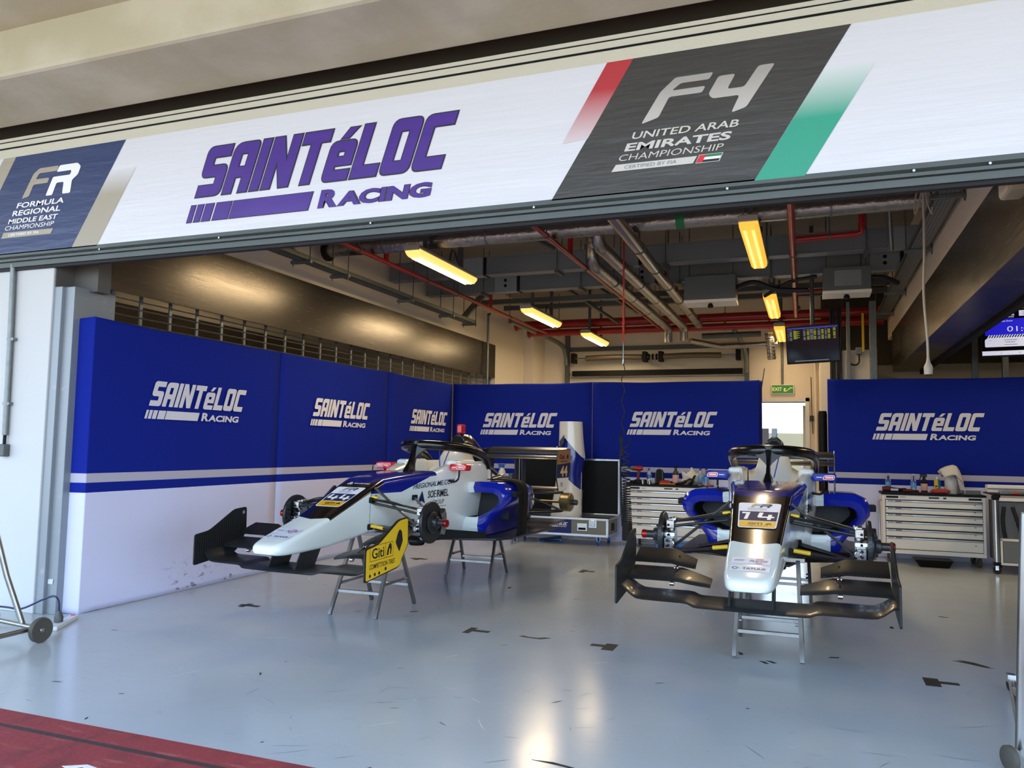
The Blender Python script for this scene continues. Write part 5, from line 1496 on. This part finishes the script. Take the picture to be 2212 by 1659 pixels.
def bottle(label, x, y, h, m, cap, band=None, z=ZT, r0=.031):
    r = root('water_bottle', label, 'bottle', (x, y, z), 0, 'clear water bottles on the tool chests')
    MB().lathe([(0, 0), (r0 * .9, 0), (r0, .01), (r0, h * .55), (r0 * .96, h * .62), (r0 * .55, h * .82), (r0 * .42, h * .88), (r0 * .42, h * .93), (0, h * .93)], n=18).build('bottle_body', m, r, smooth=45)
    MB().lathe([(0, 0), (r0 * .5, 0), (r0 * .5, h * .08), (0, h * .08)], (0, 0, h * .92), n=14).build('bottle_cap', cap, r, smooth=40)
    if band:
        MB().lathe([(r0 * 1.01, h * .26), (r0 * 1.03, h * .27), (r0 * 1.03, h * .50), (r0 * 1.01, h * .51)], n=18).build('bottle_label', band, r, smooth=40)
    return r


lb = mat('bottle_label_blue', '#5aa0dc', .4, layers=[('(z>0.12)', '#e8eef8')])
bottle('clear water bottle behind the black charger on the left chest', -2.03, 10.62, .21, M['clear'], M['ink_blue'])
bottle('left one of the two water bottles at the right end of the left chest', -1.345, 10.56, .225, M['clear'], M['ink_blue'], lb)
bottle('right one of the two water bottles at the right end of the left chest', -1.275, 10.60, .225, M['clear'], M['ink_blue'], lb)
bottle('clear water bottle at the left end of the right chest behind the red grinder', .885, 10.66, .225, M['clear'], M['clear'], lb)
bottle('clear water bottle beside the black spray bottle on the right chest', 1.155, 10.6, .225, M['clear'], M['clear'], lb)
# drill
r = root('cordless_drill', 'red and black cordless drill standing on the left chest', 'drill', (-2.175, 10.6, ZT))
MB().box(-.045, .045, -.035, .035, 0, .055).build('battery', M['black'], r, bevel=.008)
MB().loft([[(x - .02, -.018, z), (x + .02, -.018, z), (x + .02, .018, z), (x - .02, .018, z)] for x, z in ((0, .055), (.005, .12), (.012, .18))]).build('grip', mat('dark_red_grip', '#5e1016', .5), r, bevel=.006)
MB().lathe([(0, 0), (.02, 0), (.032, .02), (.034, .09), (.03, .11), (.03, .115), (0, .115)], (.065, 0, .205), (-1, 0, 0), 16).build('motor_housing', M['red_pipe'], r, smooth=40)
MB().lathe([(0, 0), (.03, 0), (.03, .03), (.02, .05), (.016, .075), (0, .075)], (-.045, 0, .205), (-1, 0, 0), 16).build('chuck', M['galv_dark'], r, smooth=40)
# black charger stand
r = root('battery_charger', 'upright black padded holder left of the middle of the left chest', 'holder', (-1.885, 10.6, ZT))
MB().loft([[(-w, y, z) for w, y, z in ()] or [(-.06, -.03, z), (.06, -.03, z), (.06, .03, z), (-.06, .03, z)] if z < .15 else [(-.035, -.02, z), (.035, -.02, z), (.035, .02, z), (-.035, .02, z)] for z in (0, .05, .14, .20)]).build('holder_body', M['black'], r, bevel=.012)
MB().tube(smoothed([(-.045, -.034, .02), (-.045, -.032, .14), (-.025, -.026, .195), (.025, -.026, .195), (.045, -.032, .14), (.045, -.034, .02)], 4), .006, 6).build('edge_trim', M['galv_dark'], r, smooth=50)
# spray/oil bottle
r = root('oil_bottle', 'black oil bottle with a red and white label in the middle of the left chest', 'bottle', (-1.665, 10.56, ZT))
MB().lathe([(0, 0), (.038, 0), (.04, .01), (.04, .14), (.03, .17), (.016, .195), (.016, .23), (0, .23)], n=18).build('bottle_body', M['black_gloss'], r, smooth=45)
MB().lathe([(0, 0), (.02, 0), (.02, .03), (0, .03)], (0, 0, .225), n=14).build('bottle_cap', M['black'], r, smooth=40)
MB().lathe([(.0405, .03), (.0412, .032), (.0412, .13), (.0405, .132)], n=18).build('bottle_label', mat('red_white_label', '#d8a59e', .5), r, smooth=40)


def lump(name, label, cat, c, s, seed, m, k=.25, group=None):
    """crumpled thing: a ball pushed about by waves"""
    rnd = random.Random(seed)
    ph = [rnd.random() * 6 for _ in range(6)]
    mb = MB().ball((0, 0, 0), 1, 24)
    vs = []
    for x, y, z in mb.v:
        f = 1 + k * (math.sin(x * 4 + ph[0]) * math.sin(y * 5 + ph[1]) + .6 * math.sin(z * 7 + ph[2] + x * 5) + .4 * math.sin(x * 11 + y * 9 + ph[3]))
        vs.append((c[0] + x * s[0] * f, c[1] + y * s[1] * f, max(c[2], c[2] + (z * .5 + .5) * s[2] * 2 * (f if z > -.2 else 1))))
    mb.v = vs
    return tag(mb.build(name, m, smooth=70), label, cat, group)


lump('rag', 'crumpled white rag behind the black gloves on the left chest', 'rag', (-1.455, 10.66, ZT), (.13, .09, .085), 4, M['cloth'])
# gloves
for lb_, x, a in (('limp black work glove at the middle of the left chest', -1.57, .5), ('black work glove with raised fingers on the left chest', -1.46, 1.1)):
    r = root('work_glove', lb_, 'glove', (x, 10.5, ZT), 0, 'black work gloves')
    c, s = math.cos(a), math.sin(a)
    pm = MB()
    pm.tube(smoothed([(-.06 * c, 0, .025), (0, 0, .03), (.05 * c, 0, .03 + .05 * s)], 4), .034, 12, flat=.6)
    pm.build('palm', M['rubber'], r, smooth=60)
    for k in range(4):
        y = -.03 + .02 * k
        b = V((.05 * c, y, .03 + .05 * s))
        MB().tube([b, b + V((.03 * c, 0, .03 * s)), b + V((.06 * c, .004 * k, .055 * s + .005)), b + V((.08 * c, .006 * k, .06 * s))], [.0115, .0115, .010, .007], 8).build('finger', M['rubber'], r, smooth=60)
    MB().tube([(.0, -.03, .03), (.03 * c, -.055, .03 + .02 * s), (.05 * c, -.065, .035 + .03 * s)], [.012, .011, .008], 8).build('thumb', M['rubber'], r, smooth=60)
tag(MB().tube(smoothed([(-1.86, 10.46, ZT + .012), (-1.78, 10.45, ZT + .014), (-1.70, 10.46, ZT + .012), (-1.66, 10.48, ZT + .012)], 4), .012, 8).build('pry_bar', M['orange'], smooth=50), 'orange handled tool lying at the front edge of the left chest', 'tool')
r = root('multi_tool', 'red and black power tool lying on the left chest', 'power tool', (-1.79, 10.56, ZT))
MB().tube([(-.08, 0, .028), (-.02, 0, .032), (.06, 0, .03)], [.024, .028, .02], 12).build('tool_body', M['red_pipe'], r, smooth=50)
MB().tube([(.06, 0, .03), (.12, 0, .03)], [.018, .014], 10).build('tool_nose', M['black'], r, smooth=50)
for lb_, x, y, rr, h in (('short chrome can at the left front of the left chest', -2.09, 10.50, .022, .05), ('short steel socket beside the chrome can on the left chest', -2.0, 10.5, .016, .04), ('black round pot at the left end of the left chest', -2.235, 10.52, .035, .045), ('small black reel behind the drill on the left chest', -2.10, 10.72, .04, .05)):
    tag(MB().lathe([(0, 0), (rr, 0), (rr, h * .9), (rr * .8, h), (0, h)], (x, y, ZT), n=16).build('tool_pot', M['chrome'] if 'chrome' in lb_ or 'steel' in lb_ else M['black'], smooth=40), lb_, 'pot')
tag(MB().box(-1.24, -1.215, 10.5, 10.56, ZT, ZT + .03).build('red_clip', M['red_plastic'], bevel=.006), 'small red clip beside the bottles on the left chest', 'clip')
M['dark_red'] = mat('dark_red_tool', '#571015', .5)
# right chest
r = root('angle_grinder', 'red and black grinder lying at the left end of the right chest', 'power tool', (.93, 10.54, ZT))
MB().tube([(-.12, 0, .035), (-.06, 0, .038), (.0, 0, .032)], [.030, .034, .026], 12).build('tool_body', M['dark_red'], r, smooth=50)
MB().tube([(0, 0, .032), (.06, 0, .028), (.14, 0, .03)], [.026, .022, .024], 12).build('tool_grip', M['black'], r, smooth=50)
MB().box(-.03, .05, -.034, -.028, .02, .045).build('type_plate', M['label'], r)
r = root('impact_wrench', 'small red and black wrench lying beside the grinder on the right chest', 'power tool', (1.10, 10.5, ZT))
MB().tube([(-.07, 0, .022), (.0, .01, .024), (.05, .01, .022)], [.018, .022, .016], 12).build('tool_body', M['dark_red'], r, smooth=50)
MB().tube([(.05, .01, .022), (.10, .0, .02)], [.014, .012], 10).build('tool_grip', M['black'], r, smooth=50)
r = root('spray_bottle', 'black trigger spray bottle on the right chest', 'spray bottle', (1.265, 10.56, ZT))
MB().lathe([(0, 0), (.033, 0), (.035, .01), (.035, .13), (.028, .155), (.014, .17), (.014, .19), (0, .19)], n=18).build('bottle_body', M['black'], r, smooth=45)
MB().lathe([(.0352, .03), (.0362, .032), (.0362, .11), (.0352, .112)], n=18).build('bottle_label', mat('red_white_label_b', '#c99a94', .5), r, smooth=40)
MB().box(-.045, .03, -.014, .014, .19, .225).bar((-.03, 0, .20), (-.05, 0, .155), .016, .012).build('trigger_head', M['black_gloss'], r, bevel=.006)
r = root('spray_can', 'yellow and teal spray can with a white nozzle on the right chest', 'spray can', (1.405, 10.58, ZT))
MB().lathe([(0, 0), (.034, 0), (.034, .15), (.026, .165), (.014, .168), (0, .168)], n=20).build('can_body', mat('can_print', '#d8b81c', .35, layers=[('x>0.004', '#138a96')]), r, smooth=40)
MB().lathe([(0, 0), (.012, 0), (.012, .02), (.006, .03), (0, .03)], (0, 0, .166), n=14).build('nozzle', M['white'], r, smooth=40)
MB().lathe([(.0342, .07), (.0348, .071), (.0348, .10), (.0342, .101)], n=20).build('can_label', mat('can_mark', '#d8b81c', .35, layers=[('((x+0.012)*(x+0.012)+(z-0.086)*(z-0.086))<0.00012', '#141414'), ('x>0.004', '#138a96')]), r, smooth=40)
lump('rag', 'folded red rag on the right chest in front of the spray can', 'rag', (1.42, 10.48, ZT), (.10, .06, .028), 9, M['cloth_red'], .15)
tag(MB().box(1.18, 1.34, 10.44, 10.50, ZT, ZT + .012).build('red_case', mat('dark_red_case', '#4b1218', .5), bevel=.005), 'flat dark red case at the front edge of the right chest', 'case')
# container with the cloth over it
r = root('canister', 'white canister under the draped cloth on the right chest', 'canister', (1.555, 10.60, ZT))
MB().lathe([(0, 0), (.065, 0), (.07, .01), (.07, .15), (.055, .19), (.03, .21), (.03, .24), (0, .24)], n=22).build('canister_body', mat('milky_plastic', '#c9c7c0', .4), r, smooth=45)
ds = []
for i in range(15):
    u = i / 14
    row = []
    P = [(-.115, .285), (-.06, .315), (.0, .335), (.05, .325), (.085, .26), (.105, .15), (.115, .03)]
    k = u * 6
    a = min(int(k), 5)
    f = k - a
    x, z = P[a][0] + (P[a + 1][0] - P[a][0]) * f, P[a][1] + (P[a + 1][1] - P[a][1]) * f
    for j in range(13):
        v = j / 12 - .5
        fold = .010 * math.sin(j * 1.7 + i * .35) + .006 * math.sin(j * 3.1 + i)
        drop = .55 * max(0, abs(v) - .18) * (1.0 if 0.05 < u < .75 else .35)
        row.append((x + fold + (.02 * math.sin(v * 9) if u > .6 else 0), v * .26 * (1 - .35 * drop), max(.008, z - drop * .62 + fold * .6)))
    ds.append(row)
o = MB().loft([[(1.555 + p[0], 10.60 + p[1], ZT + p[2]) for p in row] for row in ds], closed=False).build('draped_cloth', M['cloth'], smooth=70)
q = o.modifiers.new('t', 'SOLIDIFY')
q.thickness = .006
tag(o, 'white cloth draped over a canister on the right chest', 'cloth')
r = root('parts_box', 'clear lidded parts box at the right end of the right chest', 'box', (1.65, 10.5, ZT))
MB().box(0, .19, 0, .14, 0, .05).build('box_body', mat('smoky_plastic', '#6f7370', .2, alpha=.75), r, bevel=.004)
MB().box(-.004, .194, -.004, .144, .05, .062).build('box_lid', M['label'], r, bevel=.004)
tag(MB().loft([[(1.165 - .0, 10.22, .0), (1.46, 10.22, 0), (1.46, 10.40, 0), (1.165, 10.40, 0)], [(1.10, 10.17, .088), (1.50, 10.17, .088), (1.50, 10.415, .088), (1.10, 10.415, .088)]]).build('drip_tray', M['black'], bevel=.01), 'black plastic drip tray on the floor under the right chest', 'tray')

# ------------------------------------------------------------------ flight case and engine cover behind car 44
r = root('flight_case', 'grey flight case with aluminium edges and open foam lid behind car 44', 'flight case', (-3.95, 10.25, 0))
W, D = 1.45, .56
cb = MB().box(0, W, 0, D, .125, .14).box(0, W, 0, .012, .14, .355).box(0, W, D - .012, D, .14, .355).box(0, .012, 0, D, .14, .355).box(W - .012, W, 0, D, .14, .355)
cb.build('case_body', mat('grey_case_laminate', '#7f8079', .5, layers=[('(x>0.62) and (x<0.95) and (y<0.02)', '#15246e')]), r)
MB().box(.02, W - .02, .02, D - .02, .14, .33).build('foam_insert', M['black'], r)
for i, (x0, x1, y0, y1, z0, z1) in enumerate(((-.004, W + .004, -.006, .02, .335, .362), (-.004, W + .004, -.006, .02, .12, .15), (-.004, .026, -.006, .0, .15, .335), (W - .026, W + .006, -.006, .02, .15, .335), (W - .0, W + .006, 0, D, .335, .362), (W - .0, W + .006, 0, D, .12, .15), (W, W + .006, D - .026, D, .15, .335))):
    MB().box(x0, x1, y0, y1, z0, z1).build('edge_extrusion', M['alu'], r, bevel=.002)
for x in (1.03,):
    MB().box(x, x + .14, -.010, 0, .19, .29).build('recessed_handle', M['alu'], r, bevel=.01)
    MB().box(x + .02, x + .12, -.014, -.010, .205, .235).build('handle_grip', M['black'], r, bevel=.004)
MB().box(1.19, 1.30, -.010, 0, .235, .36).build('latch_plate', M['alu'], r, bevel=.008)
MB().box(1.215, 1.275, -.018, -.010, .26, .34).build('butterfly_latch', M['chrome'], r, bevel=.01)
MB().box(W, W + .008, .2, .34, .19, .29).build('recessed_handle', M['black'], r, bevel=.01)
MB().shape(join([xf(LOGO, .042, .042, .64, .252, 0)]), frame((0, -.002, 0), (1, 0, 0), (0, 0, 1))).build('team_logo', M['logo_white'], r)
for x, y in ((.12, .08), (1.30, .08), (.12, D - .08), (1.34, D - .06)):
    caster(r, x, y, .05, 'blue_plastic', .125, 1.2)
ld = MB().box(0, W + .03, D - .03, D, .37, 1.13).build('lid', M['black'], r)
MB().box(-.01, W + .04, D - .055, D + .004, 1.115, 1.14).box(-.01, .016, D - .055, D + .004, .37, 1.115).box(W + .014, W + .04, D - .055, D + .004, .37, 1.115).box(-.01, W + .04, D - .055, D + .004, .365, .385).build('lid_edge', M['alu'], ld, bevel=.002)
for x in (.30, 1.18):
    MB().box(x, x + .1, D - .06, D - .055, 1.12, 1.135).build('lid_latch', M['chrome'], ld)
# the removed engine cover, stood on end in the case
cov = mat('engine_cover_paint', '#e8e4d8', .22, coat=.7, layers=[
    ('(z<1.09-abs(x+0.03)*1.15) and (z>0.62-(x+0.07)*0.95)', '#0a1c86'),
    ('(x>-0.03) and (z<0.42-x*1.2)', '#e8e4d8')])
r = root('engine_cover', 'white and blue engine cover stood upright in the flight case behind car 44', 'engine cover', (-3.1, 10.50, .336))
sec = []
for z, xl, xr, dep in ((0.0, -.27, .175, .17), (.12, -.255, .178, .18), (.35, -.215, .18, .185), (.60, -.175, .185, .19), (.72, -.165, .20, .19), (.83, -.16, .215, .19), (.95, -.155, .20, .18), (1.1, -.152, .185, .17), (1.313, -.148, .17, .16)):
    xc = (xl + xr) / 2
    w = (xr - xl) / 2
    sec.append([(xc + w * math.cos(a) * (1 if True else 0), -dep * max(0, math.sin(a)) ** .8 * (1 if math.sin(a) > 0 else 0) + .0, z) for a in [PI * k / 14 for k in range(15)]])
    sec[-1] += [(xc + (w - .012) * math.cos(a), -(dep - .012) * max(0, math.sin(a)) ** .8, z) for a in [PI - PI * k / 14 for k in range(15)]]
MB().loft(sec).build('cover_shell', cov, r, smooth=50)
MB().box(.16, .185, -.06, -.03, .02, .80).build('foil_edge', M['foil'], r, bevel=.004)
MB().prism([(-.095, 1.04), (-.03, 1.13), (-.03, 1.02), (-.09, .95)], frame((0, -.195, 0), (1, 0, 0), (0, 0, 1)), .006).build('intake_badge', M['ink'], r)
# blue things on the floor
tag(MB().box(-1.86, -1.40, 10.12, 10.36, 0, .125).box(-1.70, -1.56, 10.09, 10.12, .06, .10).build('tool_case', M['blue_plastic'], bevel=.015), 'blue plastic tool case on the floor in front of the left chest', 'tool case')
for lb_, x, y, a in (('blue wedge on the floor under the flight case', -3.40, 10.60, .35), ('blue wedge on the floor at the left end of the flight case', -4.38, 10.55, .0)):
    r = root('wheel_wedge', lb_, 'wedge', (x, y, 0), a, 'blue wheel wedges')
    MB().loft([[(-.15, -.17, 0), (.15, -.17, 0), (.15, .17, 0), (-.15, .17, 0)], [(-.15, -.16, .012), (.15, -.16, .05), (.15, .16, .05), (-.15, .16, .012)]]).build('wedge_body', M['blue_plastic'], r, bevel=.006)
    MB().box(-.10, .12, -.175, -.168, .008, .025).build('grip_slot', M['black'], r)
# trolley bottle on far side of car 44, seen behind its strap
r = root('spray_bottle', 'white spray bottle with a blue head standing on a stool behind car 44', 'spray bottle', (-3.93, 10.05, .80))
MB().lathe([(0, 0), (.045, 0), (.048, .01), (.048, .15), (.03, .19), (.016, .205), (0, .205)], n=18).build('bottle_body', M['white'], r, smooth=45)
MB().box(-.05, .03, -.016, .016, .205, .245).box(-.07, .06, -.008, .008, .245, .255).build('trigger_head', M['blue_plastic'], r, bevel=.005)
r = root('stool', 'small grey stand carrying the white spray bottle behind car 44', 'stand', (-3.86, 10.05, 0))
MB().box(-.16, .16, -.14, .14, .77, .80).build('stand_top', M['galv'], r, bevel=.004)
for x in (-.13, .13):
    for y in (-.11, .11):
        MB().box(x - .012, x + .012, y - .012, y + .012, 0, .77).build('leg', M['galv'], r)
tag(MB().box(-3.84, -3.74, 10.0, 10.1, .80, .86).box(-3.82, -3.76, 10.0, 10.09, .86, .93).build('gauge_box', M['galv_dark'], bevel=.006), 'small grey instrument beside the white spray bottle behind car 44', 'instrument')

# ------------------------------------------------------------------ strap over the side pod of car 44, lanyards
Rz = Matrix.Rotation(math.radians(-4.0), 4, 'Z')
T44 = Matrix.Translation((-3.352, 5.5, .46)) @ Rz
T14 = Matrix.Translation((-.305, 5.5, .46)) @ Matrix.Rotation(math.radians(-.7), 4, 'Z')
sp = smoothed([(.42, 1.50, .530), (.52, 1.50, .530), (.64, 1.50, .526), (.725, 1.49, .495), (.765, 1.475, .41), (.770, 1.46, .28), (.768, 1.45, .14), (.765, 1.44, .03)], 4)
mb = MB().loft([[tuple(T44 @ V((p[0], p[1] + dy, p[2]))) for dy in (-.10, .10)] for p in sp], closed=False)
o = mb.build('tie_strap', mat('black_webbing', '#0a0a0b', .75, spec=.2), smooth=60)
o.modifiers.new('t', 'SOLIDIFY').thickness = .008
tag(o, 'wide black strap hanging over the left side pod of car 44', 'strap')
for nm, T in (('blue lanyard hanging in front of the head rest of car 44', T44), ('blue lanyard hanging in front of the head rest of car 14', T14)):
    mb = MB()
    for a in (-.055, .05):
        mb.tube([T @ V(p) for p in smoothed([(a, 1.33, .79), (a * .7, 1.30, .72), (a * .25, 1.27, .62)], 4)], .005, 6)
    mb.tube([T @ V(p) for p in ((0, 1.27, .62), (0, 1.26, .54), (.01, 1.25, .47))], .006, 6)
    tag(mb.build('lanyard', mat('blue_webbing', '#2747b4', .6), smooth=50), nm, 'lanyard', 'blue lanyards in the cockpits')

# ------------------------------------------------------------------ floor marks, leads and trolleys
tp = mat('black_tape', '#1d1d1f', .6)


def tape(label, x, y, polys, rz=0.0):
    c, s = math.cos(rz), math.sin(rz)
    mb = MB()
    for i, P in enumerate(polys):
        mb.prism([(x + a * c - b * s, y + a * s + b * c) for a, b in P], Matrix.Identity(4), .0012 + .0003 * i)
    return tag(mb.build('floor_tape', tp), label, 'tape mark', 'black tape marks on the floor')


def rc(x0, x1, y0, y1):
    return [(x0, y0), (x1, y0), (x1, y1), (x0, y1)]


tape('black tape cross on the floor left of the trestle of car 44', -4.195, 5.244, [rc(-.08, .10, -.025, .025), rc(-.05, .0, -.07, .06)])
tape('black L shaped tape mark on the floor right of the front trestle of car 44', -2.234, 5.216, [rc(-.05, .0, -.09, .08), rc(0, .12, -.025, .025)])
tape('torn black tape mark on the floor between the two cars', -1.775, 5.206, [[(-.11, -.01), (-.04, -.03), (.05, -.035), (.11, .02), (.06, .025), (.03, -.005), (-.03, -.01), (-.09, .015)]])
tape('black T shaped tape mark on the floor left of the trestle of car 14', -1.281, 5.158, [rc(.0, .08, -.08, .09), rc(-.09, .0, -.01, .045)])
tape('black T shaped tape mark on the floor at the right, near the door line', .673, 5.164, [rc(-.08, .0, -.09, .08), rc(0, .10, -.02, .03)])
tape('small black tape mark on the floor between the trestles of car 44', -4.192, 8.165, [rc(-.10, .10, -.03, .03), rc(-.03, .03, -.09, .05)])
tape('small black tape mark on the floor behind the middle, before the flight case', -2.221, 8.158, [rc(-.06, .0, -.10, .08), rc(0, .09, -.03, .03)])
tape('scuffed dark rubber mark on the floor at the right', .91, 5.687, [[(-.09, .05), (-.02, .06), (.06, .0), (.12, -.06), (.07, -.05), (.0, .0)], [(-.05, .09), (.03, .05), (.10, -.03), (.04, .01)]])
tape('long thin black scrap lying on the floor near the bottom of the photo', -.97, 2.98 * 1.07, [[(-.13, .02), (-.05, .012), (.06, -.005), (.11, -.02), (.115, -.012), (.06, .008), (-.04, .03)]])
for x, y in ((-.43, 5.36), (-.28, 5.20), (-.24, 5.23), (.12, 5.5), (-2.9, 5.6), (-2.6, 6.9), (.98, 7.2), (.55, 6.6)):
    tape('tiny black scrap of tape lying on the floor', x, y, [[(-.035, -.01), (.03, -.016), (.04, .005), (-.01, .012)]], x * 3)
# power strip with plug and cable
r = root('power_strip', 'white power strip on the floor at the foot of the left panel', 'power strip', (-4.83, 4.03, 0), math.radians(120))
MB().box(-.03, .36, -.03, .03, 0, .028).build('strip_body', mat('white_strip', '#dfe2e8', .35), r, bevel=.006)
for k in range(5):
    MB().cyl((.06 + .055 * k, 0, .028), (.06 + .055 * k, 0, .0295), .016, n=14).build('socket_face', M['label'], r)
MB().box(.325, .345, -.012, .012, .028, .034).build('switch', M['red_plastic'], r)
r = root('plug_lead', 'dark blue lead with a grey plug standing in the power strip', 'lead', (-4.90, 4.12, .03))
MB().lathe([(0, 0), (.028, 0), (.03, .035), (.02, .055), (.012, .075), (0, .075)], n=16).build('plug', M['galv_dark'], r, smooth=40)
MB().tube(smoothed([(0, 0, .07), (-.01, 0, .14), (-.08, .02, .165), (-.2, .03, .13), (-.4, .03, .05), (-.55, .02, .05), (-.8, 0, .05)], 5), .007, 8).build('cable', mat('dark_blue_cable', '#171a4e', .45), r, smooth=60)


def trolley(label, loc, rz):
    """steel tube stand on wheels; origin on the floor under its front wheel"""
    r = root('wheeled_stand', label, 'stand', loc, rz, 'tubular stands on wheels')
    for x, y in ((0, 0), (-.62, .10)):
        w = MB().lathe([(.055, -.016), (.074, -.018), (.078, -.012), (.078, .012), (.074, .018), (.055, .016)], (x, y, .078), (1, 0, 0), 28).build('tyre', M['tyre'], r, smooth=40)
        MB().lathe([(0, -.012), (.058, -.012), (.058, -.004), (.02, .004), (.012, .02), (0, .02)], (x, y, .078), (1, 0, 0), 24).build('wheel_hub', M['alu'], w, smooth=40)
        for k in range(5):
            a = 2 * PI * k / 5
            MB().bar((x + .004, y, .078), (x + .004, y + .056 * math.cos(a), .078 + .056 * math.sin(a)), .010, .008, (1, 0, 0)).build('spoke', M['chrome'], w)
    MB().tube([(-.02, 0, .085), (-.60, .08, .085)], .016, 10).build('axle_tube', M['steel'], r, smooth=50)
    MB().tube([(-.05, .0, .085), (-.03, -.50, .085)], .016, 10).build('base_tube', M['steel'], r, smooth=50)
    MB().tube([(-.20, .03, .085), (-.31, -.02, .40), (-.42, -.07, .80)], .018, 10).build('upright_tube', M['steel'], r, smooth=50)
    MB().tube([(-.50, .07, .085), (-.60, .02, .45), (-.70, -.03, .80)], .018, 10).build('upright_tube', M['steel'], r, smooth=50)
    MB().box(-.06, -.02, -.53, -.47, .0, .10).build('foot', M['rubber'], r, bevel=.006)
    return r


trolley('steel tube stand with a spoked wheel at the left edge beside the column', (-4.615, 3.755, 0), 0)
r = root('wheeled_stand', 'tall steel tube stand on castors at the right edge of the opening', 'stand', (.815, 3.95, 0), 0, 'tubular stands on wheels')
MB().tube([(0, 0, .07), (.045, 0, 1.05)], .026, 14).build('upright_tube', M['steel'], r, smooth=50)
MB().tube([(0, -.05, .07), (.20, 1.15, .07)], .018, 10).build('base_tube', M['steel'], r, smooth=50)
MB().tube([(0.02, .02, .25), (.16, .9, .085)], .014, 10).build('brace_tube', M['steel'], r, smooth=50)
MB().lathe([(.0, -.012), (.045, -.012), (.05, -.008), (.05, .012), (.045, .016), (0, .016)], (-.06, -.07, .05), (.9, .4, 0), 22).build('castor_wheel', M['tyre'], r, smooth=40)
MB().lathe([(.0, -.012), (.035, -.012), (.04, -.008), (.04, .012), (.035, .016), (0, .016)], (.205, 1.17, .04), (.9, .4, 0), 8).build('castor_wheel', M['rubber'], r)
MB().box(.18, .22, 1.14, 1.19, .06, .10).build('castor_bracket', M['alu'], r)
# sticker on the jamb
tag(MB().shape(filled([[(0, 0), (.05, 0), (.052, .03), (.06, .045), (.045, .035), (.03, .038), (.0, .032)]]), frame((-5.325, 4.366, .22), (1, 0, 0), (0, 0, 1))).build('torn_sticker', M['label']), 'torn white sticker low on the grey door jamb', 'sticker')
tag(MB().prism([(-2.80, 2.41), (-2.72, 2.46), (-2.60, 2.44), (-2.62, 2.42), (-2.72, 2.435), (-2.76, 2.40)], Matrix.Identity(4), .0015).build('painted_mark', M['ink_white']), 'white painted mark on the red apron at the bottom left', 'painted mark')
